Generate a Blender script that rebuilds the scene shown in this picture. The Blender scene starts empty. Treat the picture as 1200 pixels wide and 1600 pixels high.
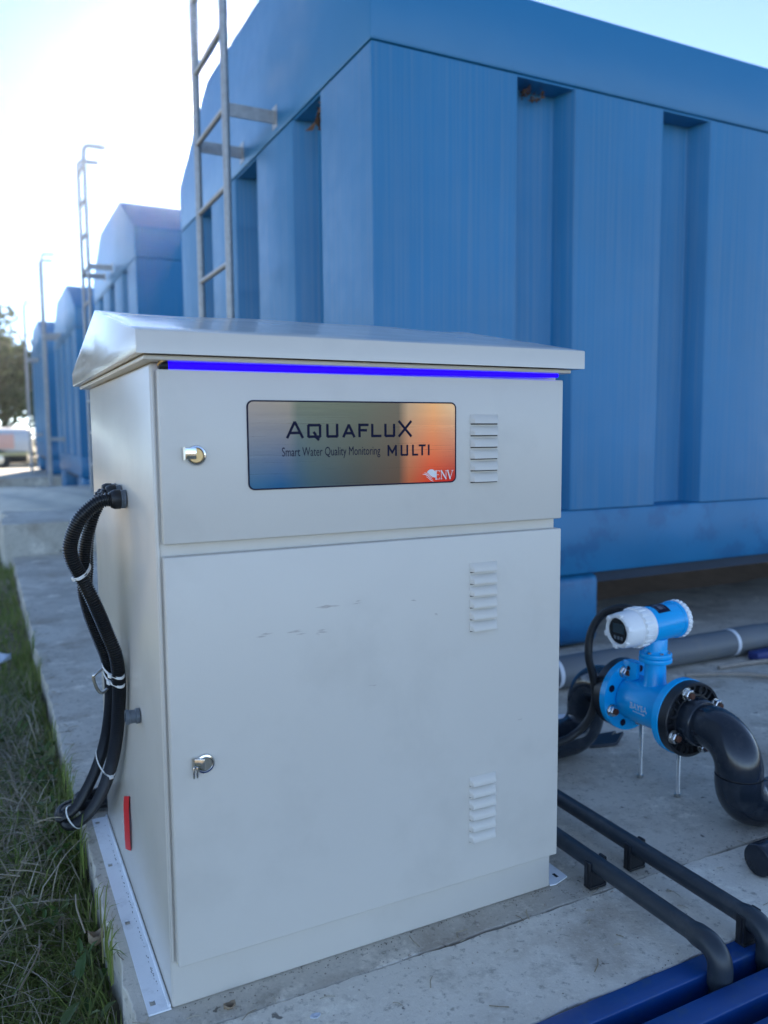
import bpy, bmesh, math, random
from mathutils import Vector, Matrix
random.seed(7)
S = bpy.context.scene
COL = S.collection
R = math.radians

# ------------------------------------------------------------------ camera
CAM_LOC = Vector((-0.21203, -1.12614, 0.85689))
YAW, PITCH, ROLL, FPX = 0.464983, -0.097740, -0.008076, 1248.41
def cam_axes():
    cy, sy = math.cos(YAW), math.sin(YAW)
    f0 = Vector((sy, cy, 0)); r0 = Vector((cy, -sy, 0)); u0 = Vector((0, 0, 1))
    f = math.cos(PITCH)*f0 + math.sin(PITCH)*u0; u = math.cos(PITCH)*u0 - math.sin(PITCH)*f0
    r = math.cos(ROLL)*r0 + math.sin(ROLL)*u; uu = -math.sin(ROLL)*r0 + math.cos(ROLL)*u
    return r, uu, f
cr, cu, cf = cam_axes()
cam = bpy.data.cameras.new('camera'); camo = bpy.data.objects.new('camera', cam); COL.objects.link(camo)
camo.matrix_world = Matrix(((cr.x, cu.x, -cf.x, CAM_LOC.x), (cr.y, cu.y, -cf.y, CAM_LOC.y), (cr.z, cu.z, -cf.z, CAM_LOC.z), (0, 0, 0, 1)))
cam.sensor_fit = 'VERTICAL'; cam.sensor_height = 24.0; cam.sensor_width = 18.0; cam.lens = 24.0*FPX/1600.0
cam.clip_start = 0.05; cam.clip_end = 3000
cam.dof.use_dof = True; cam.dof.focus_distance = 1.36; cam.dof.aperture_fstop = cam.lens/1000/0.0082
S.camera = camo

# ------------------------------------------------------------------ sky and sun
SUN_AZ, SUN_EL = R(16.5), R(19.5)          # azimuth from +Y towards +X
w = bpy.data.worlds.new('World'); S.world = w; w.use_nodes = True
nt = w.node_tree; bg = nt.nodes['Background']
sky = nt.nodes.new('ShaderNodeTexSky'); sky.sky_type = 'NISHITA'; sky.sun_disc = False
sky.sun_elevation = SUN_EL; sky.sun_rotation = SUN_AZ
sky.air_density = 1.6; sky.dust_density = 0.3; sky.ozone_density = 0.1; sky.altitude = 10500
nt.links.new(sky.outputs[0], bg.inputs[0]); bg.inputs[1].default_value = 0.13
sl = bpy.data.lights.new('sun', 'SUN'); slo = bpy.data.objects.new('sun', sl); COL.objects.link(slo)
sl.energy = 5.0; sl.angle = R(0.5); sl.color = (1.0, 0.87, 0.70)
sdir = Vector((math.sin(SUN_AZ)*math.cos(SUN_EL), math.cos(SUN_AZ)*math.cos(SUN_EL), math.sin(SUN_EL)))
slo.rotation_euler = sdir.to_track_quat('Z', 'Y').to_euler()
slo.location = sdir*60
S.view_settings.view_transform = 'Standard'; S.view_settings.look = 'None'
S.view_settings.exposure = 1.92; S.view_settings.gamma = 1.0; S.view_settings.use_curve_mapping = False
S.cycles.use_adaptive_sampling = True
S.cycles.max_bounces = 8
HAZE = 0.0007                               # density of the thin air between the tanks

# ------------------------------------------------------------------ materials
def mat(name, color, rough=0.5, metal=0.0, var=0.0, vscale=6.0, bump=0.0, bscale=200.0, streak=0.0, spec=0.5,
        dirt=None, dirt_amt=0.0, dirt_scale=8.0, rvar=0.0, coat=0.0, dramp=(.52, .72), wave=0.0):
    m = bpy.data.materials.new(name); m.use_nodes = True
    n = m.node_tree.nodes; l = m.node_tree.links; b = n['Principled BSDF']
    b.inputs['Base Color'].default_value = (*color, 1); b.inputs['Roughness'].default_value = rough
    b.inputs['Metallic'].default_value = metal; b.inputs['Specular IOR Level'].default_value = spec
    b.inputs['Coat Weight'].default_value = coat
    tc = n.new('ShaderNodeTexCoord')
    cur = None
    if var > 0:
        t = n.new('ShaderNodeTexNoise'); t.inputs['Scale'].default_value = vscale; t.inputs['Detail'].default_value = 6
        l.new(tc.outputs['Object'], t.inputs['Vector'])
        mx = n.new('ShaderNodeMix'); mx.data_type = 'RGBA'
        mx.inputs['A'].default_value = (*[c*(1-var) for c in color], 1); mx.inputs['B'].default_value = (*[min(1, c*(1+var)) for c in color], 1)
        l.new(t.outputs['Fac'], mx.inputs['Factor']); cur = mx.outputs['Result']
    if streak > 0:
        mp = n.new('ShaderNodeMapping'); mp.inputs['Scale'].default_value = (75, 75, 1.0)
        l.new(tc.outputs['Object'], mp.inputs['Vector'])
        t = n.new('ShaderNodeTexNoise'); t.inputs['Scale'].default_value = 1.0; t.inputs['Detail'].default_value = 4
        l.new(mp.outputs[0], t.inputs['Vector'])
        rp = n.new('ShaderNodeValToRGB'); rp.color_ramp.elements[0].position = .42; rp.color_ramp.elements[1].position = .75
        l.new(t.outputs['Fac'], rp.inputs[0])
        mu = n.new('ShaderNodeMath'); mu.operation = 'MULTIPLY'; mu.inputs[1].default_value = streak
        l.new(rp.outputs[0], mu.inputs[0])
        mx = n.new('ShaderNodeMix'); mx.data_type = 'RGBA'
        if cur: l.new(cur, mx.inputs['A'])
        else: mx.inputs['A'].default_value = (*color, 1)
        g = sum(color)/3
        mx.inputs['B'].default_value = (*[c*.45+g*.9 for c in color], 1)
        l.new(mu.outputs[0], mx.inputs['Factor']); cur = mx.outputs['Result']
    if dirt:
        t = n.new('ShaderNodeTexNoise'); t.inputs['Scale'].default_value = dirt_scale; t.inputs['Detail'].default_value = 9
        t.inputs['Roughness'].default_value = .65
        l.new(tc.outputs['Object'], t.inputs['Vector'])
        rp = n.new('ShaderNodeValToRGB'); rp.color_ramp.elements[0].position, rp.color_ramp.elements[1].position = dramp
        l.new(t.outputs['Fac'], rp.inputs[0])
        mu = n.new('ShaderNodeMath'); mu.operation = 'MULTIPLY'; mu.inputs[1].default_value = dirt_amt
        l.new(rp.outputs[0], mu.inputs[0])
        mx = n.new('ShaderNodeMix'); mx.data_type = 'RGBA'
        if cur: l.new(cur, mx.inputs['A'])
        else: mx.inputs['A'].default_value = (*color, 1)
        mx.inputs['B'].default_value = (*dirt, 1); l.new(mu.outputs[0], mx.inputs['Factor']); cur = mx.outputs['Result']
    if cur: l.new(cur, b.inputs['Base Color'])
    if rvar > 0:
        t = n.new('ShaderNodeTexNoise'); t.inputs['Scale'].default_value = 14; t.inputs['Detail'].default_value = 7
        l.new(tc.outputs['Object'], t.inputs['Vector'])
        mr = n.new('ShaderNodeMapRange'); mr.inputs['To Min'].default_value = max(.02, rough-rvar); mr.inputs['To Max'].default_value = min(1, rough+rvar)
        l.new(t.outputs['Fac'], mr.inputs['Value']); l.new(mr.outputs[0], b.inputs['Roughness'])
    if bump > 0:
        t = n.new('ShaderNodeTexNoise'); t.inputs['Scale'].default_value = bscale; t.inputs['Detail'].default_value = 4
        l.new(tc.outputs['Object'], t.inputs['Vector'])
        bp = n.new('ShaderNodeBump'); bp.inputs['Strength'].default_value = bump; bp.inputs['Distance'].default_value = .001
        l.new(t.outputs['Fac'], bp.inputs['Height']); l.new(bp.outputs[0], b.inputs['Normal'])
        if wave > 0:                            # oil-canning of thin sheet steel
            t2 = n.new('ShaderNodeTexNoise'); t2.inputs['Scale'].default_value = 2.2; t2.inputs['Detail'].default_value = 2
            l.new(tc.outputs['Object'], t2.inputs['Vector'])
            b2 = n.new('ShaderNodeBump'); b2.inputs['Strength'].default_value = wave; b2.inputs['Distance'].default_value = .05
            l.new(t2.outputs['Fac'], b2.inputs['Height']); l.new(b2.outputs[0], bp.inputs['Normal'])
    return m

M = {}
M['paint'] = mat('light_grey_powder_coat', (.64, .592, .52), .36, var=.035, vscale=3, bump=.10, bscale=420, dirt=(.38, .35, .30), dirt_amt=.22, dirt_scale=4, rvar=.10)
M['paint_roof'] = mat('smooth_grey_powder_coat', (.64, .592, .52), .15, var=.03, vscale=3, bump=.10, bscale=300, dirt=(.40, .37, .33), dirt_amt=.2, dirt_scale=6, rvar=.05)
M['paint_side'] = mat('glossy_grey_powder_coat', (.64, .592, .52), .26, var=.03, vscale=3, bump=.10, bscale=420, dirt=(.34, .30, .25), dirt_amt=.14, dirt_scale=5, rvar=.02)
M['galv_white'] = mat('white_flange_paint', (.84, .85, .86), .4, var=.05, vscale=10, dirt=(.2, .2, .2), dirt_amt=.25, dirt_scale=30)
M['tank'] = mat('blue_tank_paint', (.012, .168, .350), .45, var=.16, vscale=1.6, bump=.15, bscale=40, streak=.30, rvar=.08, wave=.35)
M['tank_cap'] = mat('blue_cap_paint', (.014, .170, .355), .36, var=.07, vscale=1.2, bump=.06, bscale=60, rvar=.06, wave=.25)
M['tank_band'] = mat('scuffed_blue_band', (.012, .158, .33), .42, var=.2, vscale=3, dirt=(.008, .095, .23), dirt_amt=.65, dirt_scale=4.5, rvar=.08, dramp=(.50, .57), bump=.1, bscale=50, wave=.4)
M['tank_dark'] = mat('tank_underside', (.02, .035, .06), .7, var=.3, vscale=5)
M['beam'] = mat('deep_blue_beam', (.004, .050, .21), .38, var=.25, vscale=9, dirt=(.04, .085, .15), dirt_amt=.6, dirt_scale=40, bump=.1, bscale=90, rvar=.08)
M['meter_blue'] = mat('bright_blue_enamel', (.003, .38, .80), .25, var=.05, vscale=20, rvar=.04, bump=.03, bscale=200)
M['meter_white'] = mat('white_enamel', (.86, .86, .85), .24, bump=.03, bscale=200)
M['pvc_black'] = mat('black_pvc', (.014, .020, .030), .17, var=.2, vscale=12, dirt=(.09, .09, .09), dirt_amt=.25, dirt_scale=25, rvar=.08)
M['pvc_grey'] = mat('dark_grey_pvc', (.022, .031, .042), .38, var=.25, vscale=20, dirt=(.10, .10, .10), dirt_amt=.4, dirt_scale=28, rvar=.1)
M['pvc_pale'] = mat('weathered_grey_pvc', (.12, .13, .14), .5, var=.2, vscale=8, dirt=(.2, .17, .13), dirt_amt=.4, dirt_scale=9)
M['rubber'] = mat('black_rubber', (.012, .013, .015), .5)
M['conduit'] = mat('black_corrugated_plastic', (.010, .011, .013), .33)
M['flange_black'] = mat('black_flange_plastic', (.012, .014, .018), .4, var=.2, vscale=30)
M['steel'] = mat('zinc_steel', (.62, .60, .55), .28, 1.0, var=.15, vscale=60, rvar=.1)
M['chrome'] = mat('chrome', (.75, .75, .75), .12, 1.0)
M['brass'] = mat('brass_core', (.62, .42, .20), .4, .9)
M['rust'] = mat('rusty_bolt_end', (.085, .030, .016), .8, var=.4, vscale=200)
M['ladder'] = mat('galvanised_steel', (.40, .40, .39), .5, .5, var=.3, vscale=40, dirt=(.2, .15, .1), dirt_amt=.3, dirt_scale=30)
M['white_plastic'] = mat('white_nylon', (.78, .78, .76), .4)
M['red'] = mat('red_tape', (.80, .012, .022), .4, var=.1, vscale=40)
M['gland_grey'] = mat('grey_gland', (.11, .13, .15), .4)
M['black'] = mat('matt_black', (.008, .008, .009), .6)
M['ink'] = mat('navy_ink', (.008, .009, .03), .7, spec=.15)
M['white_print'] = mat('white_print', (.75, .72, .70), .45)
M['lcd'] = mat('dark_lcd', (.03, .05, .06), .15)
M['glass'] = mat('dark_window', (.006, .008, .010), .06)
M['dry'] = mat('dry_leaf', (.27, .20, .13), .8, var=.3, vscale=60)
M['paper'] = mat('white_paper', (.62, .66, .72), .6, var=.06, vscale=20)
M['wood'] = mat('weathered_stick', (.33, .28, .23), .85, var=.25, vscale=40)
M['debris'] = mat('brown_debris', (.11, .06, .035), .95, var=.5, vscale=50)
M['vehicle_white'] = mat('chalky_white_body', (.62, .60, .60), .5, var=.05, vscale=2)
M['vehicle_pink'] = mat('salmon_panel', (.75, .42, .34), .5)
M['vehicle_yellow'] = mat('pale_yellow_strip', (.55, .48, .25), .6)
M['bark'] = mat('bark', (.09, .07, .05), .9, var=.4, vscale=8)
M['scrap_white'] = mat('white_tape_strip', (.7, .71, .74), .5)
M['bar_blue'] = mat('navy_bar', (.02, .035, .16), .5)

def emission(name, color, strength):
    m = bpy.data.materials.new(name); m.use_nodes = True
    b = m.node_tree.nodes['Principled BSDF']
    b.inputs['Base Color'].default_value = (.01, .01, .02, 1); b.inputs['Roughness'].default_value = .9; b.inputs['Specular IOR Level'].default_value = 0
    b.inputs['Emission Color'].default_value = (*color, 1); b.inputs['Emission Strength'].default_value = strength
    return m
M['led'] = emission('blue_violet_led', (.008, .0, 1.0), .8)

def concrete(name, base, dark, seed=0.0, stain=.6):
    m = bpy.data.materials.new(name); m.use_nodes = True
    n = m.node_tree.nodes; l = m.node_tree.links; b = n['Principled BSDF']
    tc = n.new('ShaderNodeTexCoord')
    mp = n.new('ShaderNodeMapping'); mp.inputs['Location'].default_value = (seed, seed*1.7, seed*.3); l.new(tc.outputs['Object'], mp.inputs['Vector'])
    def noise(sc, det=8, ro=.6):
        t = n.new('ShaderNodeTexNoise'); t.inputs['Scale'].default_value = sc; t.inputs['Detail'].default_value = det; t.inputs['Roughness'].default_value = ro
        l.new(mp.outputs[0], t.inputs['Vector']); return t
    def ramp(src, a, c):
        r = n.new('ShaderNodeValToRGB'); r.color_ramp.elements[0].position = a; r.color_ramp.elements[1].position = c
        l.new(src, r.inputs[0]); return r.outputs[0]
    def mix(a, bcol, fac, amt=1.0, bsock=None):
        mx = n.new('ShaderNodeMix'); mx.data_type = 'RGBA'
        if isinstance(a, tuple): mx.inputs['A'].default_value = (*a, 1)
        else: l.new(a, mx.inputs['A'])
        mx.inputs['B'].default_value = (*bcol, 1)
        mu = n.new('ShaderNodeMath'); mu.operation = 'MULTIPLY'; mu.inputs[1].default_value = amt; l.new(fac, mu.inputs[0])
        l.new(mu.outputs[0], mx.inputs['Factor']); return mx.outputs['Result']
    light = tuple(min(1, x*1.45) for x in base)
    c = mix(base, dark, ramp(noise(2.2).outputs['Fac'], .42, .60), stain)
    c = mix(c, light, ramp(noise(4.5, 12, .75).outputs['Fac'], .54, .64), .75)
    c = mix(c, tuple(x*.8 for x in dark), ramp(noise(11, 10, .75).outputs['Fac'], .54, .66), .6)
    c = mix(c, (.27, .205, .145), ramp(noise(3.3, 6, .6).outputs['Fac'], .54, .66), .55)
    c = mix(c, tuple(x*.5 for x in dark), ramp(noise(60, 6, .7).outputs['Fac'], .56, .66), .6)
    c = mix(c, light, ramp(noise(110, 5, .6).outputs['Fac'], .54, .70), .25)
    c = mix(c, (.04, .034, .030), ramp(noise(24, 4, .5).outputs['Fac'], .69, .72), .75)
    l.new(c, b.inputs['Base Color']); b.inputs['Roughness'].default_value = .85
    b.inputs['Specular IOR Level'].default_value = .3
    t1 = noise(90, 8, .7); t2 = noise(9, 5, .6)
    ad = n.new('ShaderNodeMath'); ad.operation = 'MULTIPLY_ADD'; ad.inputs[1].default_value = 2.5
    l.new(t2.outputs['Fac'], ad.inputs[0]); l.new(t1.outputs['Fac'], ad.inputs[2])
    bp = n.new('ShaderNodeBump'); bp.inputs['Strength'].default_value = .55; bp.inputs['Distance'].default_value = .004
    l.new(ad.outputs[0], bp.inputs['Height']); l.new(bp.outputs[0], b.inputs['Normal'])
    return m
M['concrete'] = concrete('weathered_concrete', (.63, .57, .475), (.37, .325, .26), 0.0)
M['concrete_front'] = concrete('front_concrete', (.71, .65, .55), (.49, .445, .37), 5.0, .55)
M['concrete_pad'] = concrete('pad_concrete', (.63, .58, .49), (.45, .41, .335), 9.0)
M['sand'] = mat('pale_sand', (.80, .71, .56), .95, var=.25, vscale=6, bump=1.0, bscale=30)
M['soil'] = mat('brown_soil', (.30, .20, .135), .95, var=.4, vscale=12, bump=1.0, bscale=25)

def ground_mat():
    m = bpy.data.materials.new('dry_field'); m.use_nodes = True
    n = m.node_tree.nodes; l = m.node_tree.links; b = n['Principled BSDF']
    tc = n.new('ShaderNodeTexCoord')
    def noise(sc, det=8):
        t = n.new('ShaderNodeTexNoise'); t.inputs['Scale'].default_value = sc; t.inputs['Detail'].default_value = det
        l.new(tc.outputs['Object'], t.inputs['Vector']); return t
    r1 = n.new('ShaderNodeValToRGB'); e = r1.color_ramp.elements
    e[0].position = .35; e[0].color = (.14, .14, .07, 1); e[1].position = .60; e[1].color = (.46, .39, .28, 1)
    e2 = r1.color_ramp.elements.new(.48); e2.color = (.28, .24, .15, 1)
    l.new(noise(.35).outputs['Fac'], r1.inputs[0])
    r2 = n.new('ShaderNodeValToRGB'); e = r2.color_ramp.elements
    e[0].position = .3; e[0].color = (.35, .35, .35, 1); e[1].position = .7; e[1].color = (1.15, 1.1, 1, 1)
    l.new(noise(25).outputs['Fac'], r2.inputs[0])
    mx = n.new('ShaderNodeMix'); mx.data_type = 'RGBA'; mx.blend_type = 'MULTIPLY'; mx.inputs['Factor'].default_value = 1
    l.new(r1.outputs[0], mx.inputs['A']); l.new(r2.outputs[0], mx.inputs['B'])
    l.new(mx.outputs['Result'], b.inputs['Base Color']); b.inputs['Roughness'].default_value = .95
    bp = n.new('ShaderNodeBump'); bp.inputs['Strength'].default_value = .9; bp.inputs['Distance'].default_value = .02
    l.new(noise(18).outputs['Fac'], bp.inputs['Height']); l.new(bp.outputs[0], b.inputs['Normal'])
    return m
M['ground'] = ground_mat()

def leafy(name, cols, trans=.3, attr=None):
    """foliage: colour picked per island at random, some translucency"""
    m = bpy.data.materials.new(name); m.use_nodes = True
    n = m.node_tree.nodes; l = m.node_tree.links; b = n['Principled BSDF']; out = n['Material Output']
    g = n.new('ShaderNodeNewGeometry'); r = n.new('ShaderNodeValToRGB')
    r.color_ramp.interpolation = 'LINEAR'
    es = r.color_ramp.elements
    es[0].position = 0; es[0].color = (*cols[0], 1); es[1].position = 1; es[1].color = (*cols[-1], 1)
    for i, c in enumerate(cols[1:-1], 1):
        e = es.new(i/(len(cols)-1)); e.color = (*c, 1)
    l.new(g.outputs['Random Per Island'], r.inputs[0]); l.new(r.outputs[0], b.inputs['Base Color'])
    b.inputs['Roughness'].default_value = .6
    tr = n.new('ShaderNodeBsdfTranslucent'); l.new(r.outputs[0], tr.inputs[0])
    ms = n.new('ShaderNodeMixShader'); ms.inputs[0].default_value = trans
    l.new(b.outputs[0], ms.inputs[1]); l.new(tr.outputs[0], ms.inputs[2]); l.new(ms.outputs[0], out.inputs[0])
    return m
M['grass'] = leafy('grass_blades', [(.13, .20, .04), (.22, .29, .065), (.30, .33, .10), (.20, .26, .065), (.34, .30, .14)], .58)
M['straw'] = leafy('dry_straw', [(.30, .24, .16), (.44, .37, .26), (.56, .49, .37), (.22, .17, .11)], .3)
M['weed'] = leafy('weed_leaves', [(.04, .085, .018), (.08, .14, .03), (.15, .17, .06), (.06, .10, .025)], .3)
M['tree_leaf'] = leafy('tree_leaves', [(.025, .045, .012), (.05, .08, .022), (.08, .11, .035), (.035, .06, .018)], .35)

def plate_mat():
    """brushed steel nameplate with its printed blue / steel / orange / red wash; dark middle is a painted reflection"""
    m = bpy.data.materials.new('printed_steel_with_reflection'); m.use_nodes = True
    n = m.node_tree.nodes; l = m.node_tree.links; b = n['Principled BSDF']
    tc = n.new('ShaderNodeTexCoord'); sp = n.new('ShaderNodeSeparateXYZ'); l.new(tc.outputs['Generated'], sp.inputs[0])
    def rampc(src, stops):
        r = n.new('ShaderNodeValToRGB'); es = r.color_ramp.elements
        es[0].position, es[0].color = stops[0][0], (*stops[0][1], 1); es[1].position, es[1].color = stops[-1][0], (*stops[-1][1], 1)
        for p, c in stops[1:-1]:
            e = es.new(p); e.color = (*c, 1)
        l.new(src, r.inputs[0]); return r.outputs[0]
    X, Z = sp.outputs['X'], sp.outputs['Z']
    top = rampc(X, [(0, (.28, .21, .165)), (.18, (.27, .20, .14)), (.22, (.14, .135, .085)), (.50, (.125, .115, .07)), (.70, (.14, .10, .06)), (.75, (.50, .28, .14)), (.88, (.80, .34, .12)), (1, (.70, .40, .20))])  # dark middle stops: a person's reflection painted into the colour
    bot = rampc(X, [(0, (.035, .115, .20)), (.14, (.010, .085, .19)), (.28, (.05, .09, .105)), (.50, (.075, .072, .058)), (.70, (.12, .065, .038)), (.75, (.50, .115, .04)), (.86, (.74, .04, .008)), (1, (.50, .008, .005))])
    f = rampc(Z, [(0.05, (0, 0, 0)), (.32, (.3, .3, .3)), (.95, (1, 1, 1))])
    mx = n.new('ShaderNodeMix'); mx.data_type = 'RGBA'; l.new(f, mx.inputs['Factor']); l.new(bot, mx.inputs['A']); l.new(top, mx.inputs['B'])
    mp = n.new('ShaderNodeMapping'); mp.inputs['Scale'].default_value = (3, 3, 900); l.new(tc.outputs['Object'], mp.inputs[0])
    t = n.new('ShaderNodeTexNoise'); t.inputs['Scale'].default_value = 1; t.inputs['Detail'].default_value = 3; l.new(mp.outputs[0], t.inputs['Vector'])
    l.new(mx.outputs['Result'], b.inputs['Base Color'])
    b.inputs['Metallic'].default_value = .62
    mr = n.new('ShaderNodeMapRange'); mr.inputs['To Min'].default_value = .2; mr.inputs['To Max'].default_value = .42
    l.new(t.outputs['Fac'], mr.inputs[0]); l.new(mr.outputs[0], b.inputs['Roughness'])
    bp = n.new('ShaderNodeBump'); bp.inputs['Strength'].default_value = .12; bp.inputs['Distance'].default_value = .0005
    l.new(t.outputs['Fac'], bp.inputs['Height']); l.new(bp.outputs[0], b.inputs['Normal'])
    return m
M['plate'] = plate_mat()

# ------------------------------------------------------------------ mesh helpers
class MB:
    """collects shapes in world metres; build() links them as ONE mesh object"""
    def __init__(s): s.v = []; s.f = []; s.mi = []; s.cm = 0
    def add(s, vs, fs):
        o = len(s.v); s.v += [Vector(v) for v in vs]
        for f in fs: s.f.append([i+o for i in f]); s.mi.append(s.cm)
        return s
    def box(s, x0, x1, y0, y1, z0, z1):
        return s.add([(x0,y0,z0),(x1,y0,z0),(x1,y1,z0),(x0,y1,z0),(x0,y0,z1),(x1,y0,z1),(x1,y1,z1),(x0,y1,z1)],
                     [(0,3,2,1),(4,5,6,7),(0,1,5,4),(1,2,6,5),(2,3,7,6),(3,0,4,7)])
    def obox(s, c, ax, ay, az, hx, hy, hz):
        c = Vector(c); ax, ay, az = Vector(ax).normalized(), Vector(ay).normalized(), Vector(az).normalized()
        vs = [c+ax*(hx*i)+ay*(hy*j)+az*(hz*k) for k in (-1,1) for (i,j) in ((-1,-1),(1,-1),(1,1),(-1,1))]
        return s.add(vs, [(0,3,2,1),(4,5,6,7),(0,1,5,4),(1,2,6,5),(2,3,7,6),(3,0,4,7)])
    def tube(s, path, r, n=16, caps=True, rr=None, inner=None):
        P = [Vector(p) for p in path]; N = len(P)
        T = [(P[min(i+1,N-1)]-P[max(i-1,0)]).normalized() for i in range(N)]
        ref = Vector((0,0,1)) if abs(T[0].z) < .9 else Vector((1,0,0))
        u = T[0].cross(ref).normalized(); vs = []
        for i in range(N):
            if i: 
                u = (u - T[i]*u.dot(T[i])).normalized()
            vv = T[i].cross(u); q = rr[i] if rr else r
            for k in range(n):
                a = 2*math.pi*k/n; vs.append(P[i]+u*(q*math.cos(a))+vv*(q*math.sin(a)))
        fs = [(i*n+k, i*n+(k+1)%n, (i+1)*n+(k+1)%n, (i+1)*n+k) for i in range(N-1) for k in range(n)]
        if caps: fs += [tuple(reversed(range(n))), tuple(range((N-1)*n, N*n))]
        return s.add(vs, fs)
    def lathe(s, o, d, prof, n=32, close=True):
        """prof: (radius, distance along d)"""
        o = Vector(o); d = Vector(d).normalized(); ref = Vector((0,0,1)) if abs(d.z) < .9 else Vector((1,0,0))
        u = d.cross(ref).normalized(); v = d.cross(u); vs = []; m = len(prof)
        for r, h in prof:
            for k in range(n):
                a = 2*math.pi*k/n; vs.append(o+d*h+u*(r*math.cos(a))+v*(r*math.sin(a)))
        fs = [(i*n+k, i*n+(k+1)%n, (i+1)*n+(k+1)%n, (i+1)*n+k) for i in range(m-1) for k in range(n)]
        if close: fs += [tuple(reversed(range(n))), tuple(range((m-1)*n, m*n))]
        return s.add(vs, fs)
    def prism(s, poly, dirv):
        """poly: planar list of points, extruded along dirv"""
        n = len(poly); dv = Vector(dirv); vs = [Vector(p) for p in poly]+[Vector(p)+dv for p in poly]
        return s.add(vs, [tuple(range(n))[::-1], tuple(range(n, 2*n))]+[(i,(i+1)%n,n+(i+1)%n,n+i) for i in range(n)])
    def mesh(s, name, mats, base=(0,0,0), bevel=0.0, seg=2, smooth=None, recalc=True):
        me = bpy.data.meshes.new(name); b = Vector(base)
        me.from_pydata([v-b for v in s.v], [], s.f)
        for m in (mats if isinstance(mats, (list, tuple)) else [mats]): me.materials.append(m)
        if len(set(s.mi)) > 1: me.polygons.foreach_set('material_index', s.mi)
        bm = bmesh.new(); bm.from_mesh(me)
        if recalc: bmesh.ops.recalc_face_normals(bm, faces=bm.faces[:])
        if bevel > 0:
            es = [e for e in bm.edges if len(e.link_faces) == 2 and e.calc_face_angle(0) > R(25)]
            bmesh.ops.bevel(bm, geom=es, offset=bevel, segments=seg, affect='EDGES', profile=.5, clamp_overlap=True)
        bm.to_mesh(me); bm.free()
        if smooth is None: smooth = True
        if smooth:
            me.polygons.foreach_set('use_smooth', [True]*len(me.polygons)); me.set_sharp_from_angle(angle=R(38))
        me.update(); return me

def tag(o, label=None, cat=None, group=None, kind=None):
    if label: o['label'] = label
    if cat: o['category'] = cat
    if group: o['group'] = group
    if kind: o['kind'] = kind
    return o
BASES = {}
def thing(name, loc, label, cat, group=None):
    o = bpy.data.objects.new(name, None); o.empty_display_size = .05; o.location = loc; COL.objects.link(o)
    BASES[o.name] = Vector(loc); tag(o, label, cat, group); return o
def obj(name, mb, m, parent=None, bevel=0.0, seg=2, smooth=None, label=None, kind=None):
    p = parent; 
    while p is not None and p.parent is not None: p = p.parent
    base = BASES[p.name] if p is not None else Vector((0,0,0))
    me = mb.mesh(name, m, base, bevel, seg, smooth)
    o = bpy.data.objects.new(name, me); COL.objects.link(o)
    if parent is not None: o.parent = parent
    return tag(o, label, None, None, kind)
def solo(name, mb, m, base, label, cat, group=None, kind=None, bevel=0.0, seg=2, smooth=None):
    me = mb.mesh(name, m, base, bevel, seg, smooth); o = bpy.data.objects.new(name, me); o.location = base
    COL.objects.link(o); return tag(o, label, cat, group, kind)
def copy_tree(o, parent=None):
    c = o.copy(); COL.objects.link(c)
    if parent is not None: c.parent = parent
    for ch in list(o.children): copy_tree(ch, c)
    return c
def catmull(pts, n=12):
    P = [Vector(p) for p in pts]; P = [2*P[0]-P[1]]+P+[2*P[-1]-P[-2]]; out = []
    for i in range(1, len(P)-2):
        for k in range(n):
            t = k/n; a, b, c, d = P[i-1], P[i], P[i+1], P[i+2]
            out.append(.5*((2*b)+(c-a)*t+(2*a-5*b+4*c-d)*t*t+(3*b-a-3*c+d)*t**3))
    out.append(P[-2]); return out
def resample(path, step):
    out = [path[0].copy()]; acc = 0
    for a, b in zip(path, path[1:]):
        L = (b-a).length
        if L < 1e-9: continue
        d = step-acc
        while d <= L:
            out.append(a.lerp(b, d/L)); d += step
        acc = (acc+L) % step if False else L-(d-step)
    return out
def arc(c, a, b, r, n=10):
    """quarter bend: from c+a*r to c+b*r, a and b unit, perpendicular"""
    c, a, b = Vector(c), Vector(a), Vector(b)
    return [c+a*(r*math.cos(t*math.pi/2/n))+b*(r*math.sin(t*math.pi/2/n)) for t in range(n+1)]

# ------------------------------------------------------------------ ground, slabs, pads
def sheet(name, xs, ys, zf, m, kind='structure', base=(0,0,0)):
    mb = MB(); nx, ny = len(xs), len(ys)
    vs = [(x, y, zf(x, y)) for y in ys for x in xs]
    fs = [(j*nx+i, j*nx+i+1, (j+1)*nx+i+1, (j+1)*nx+i) for j in range(ny-1) for i in range(nx-1)]
    mb.add(vs, fs); o = obj(name, mb, m); o['kind'] = kind; return o
def hump(x, y):
    return .02*math.sin(x*3.1+y*1.7)+.015*math.sin(x*7.3-y*5.1)
xs = [-900,-300,-100,-40,-20,-10,-6,-4,-3,-2.4,-2]+[-1.8+.1*i for i in range(21)]+[.6,1.2,2,4,8,15,30,80,250,900]
ys = [-900,-300,-100,-40,-15,-6,-3,-2,-1.5]+[-1+.15*i for i in range(50)]+[7,8,9,10,12,15,20,30,50,90,200,500,1500]
def ground_z(x, y):
    near = max(0, 1-max(0, abs(x)-2)/3)*max(0, 1-max(0, y-6)/3) if y > -3 else 0
    return -.105+hump(x, y)*near+(.03*math.sin(x*.4)*math.sin(y*.3) if (abs(x) > 6 or y > 12) else 0)
sheet('ground', xs, ys, ground_z, M['ground'])

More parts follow.
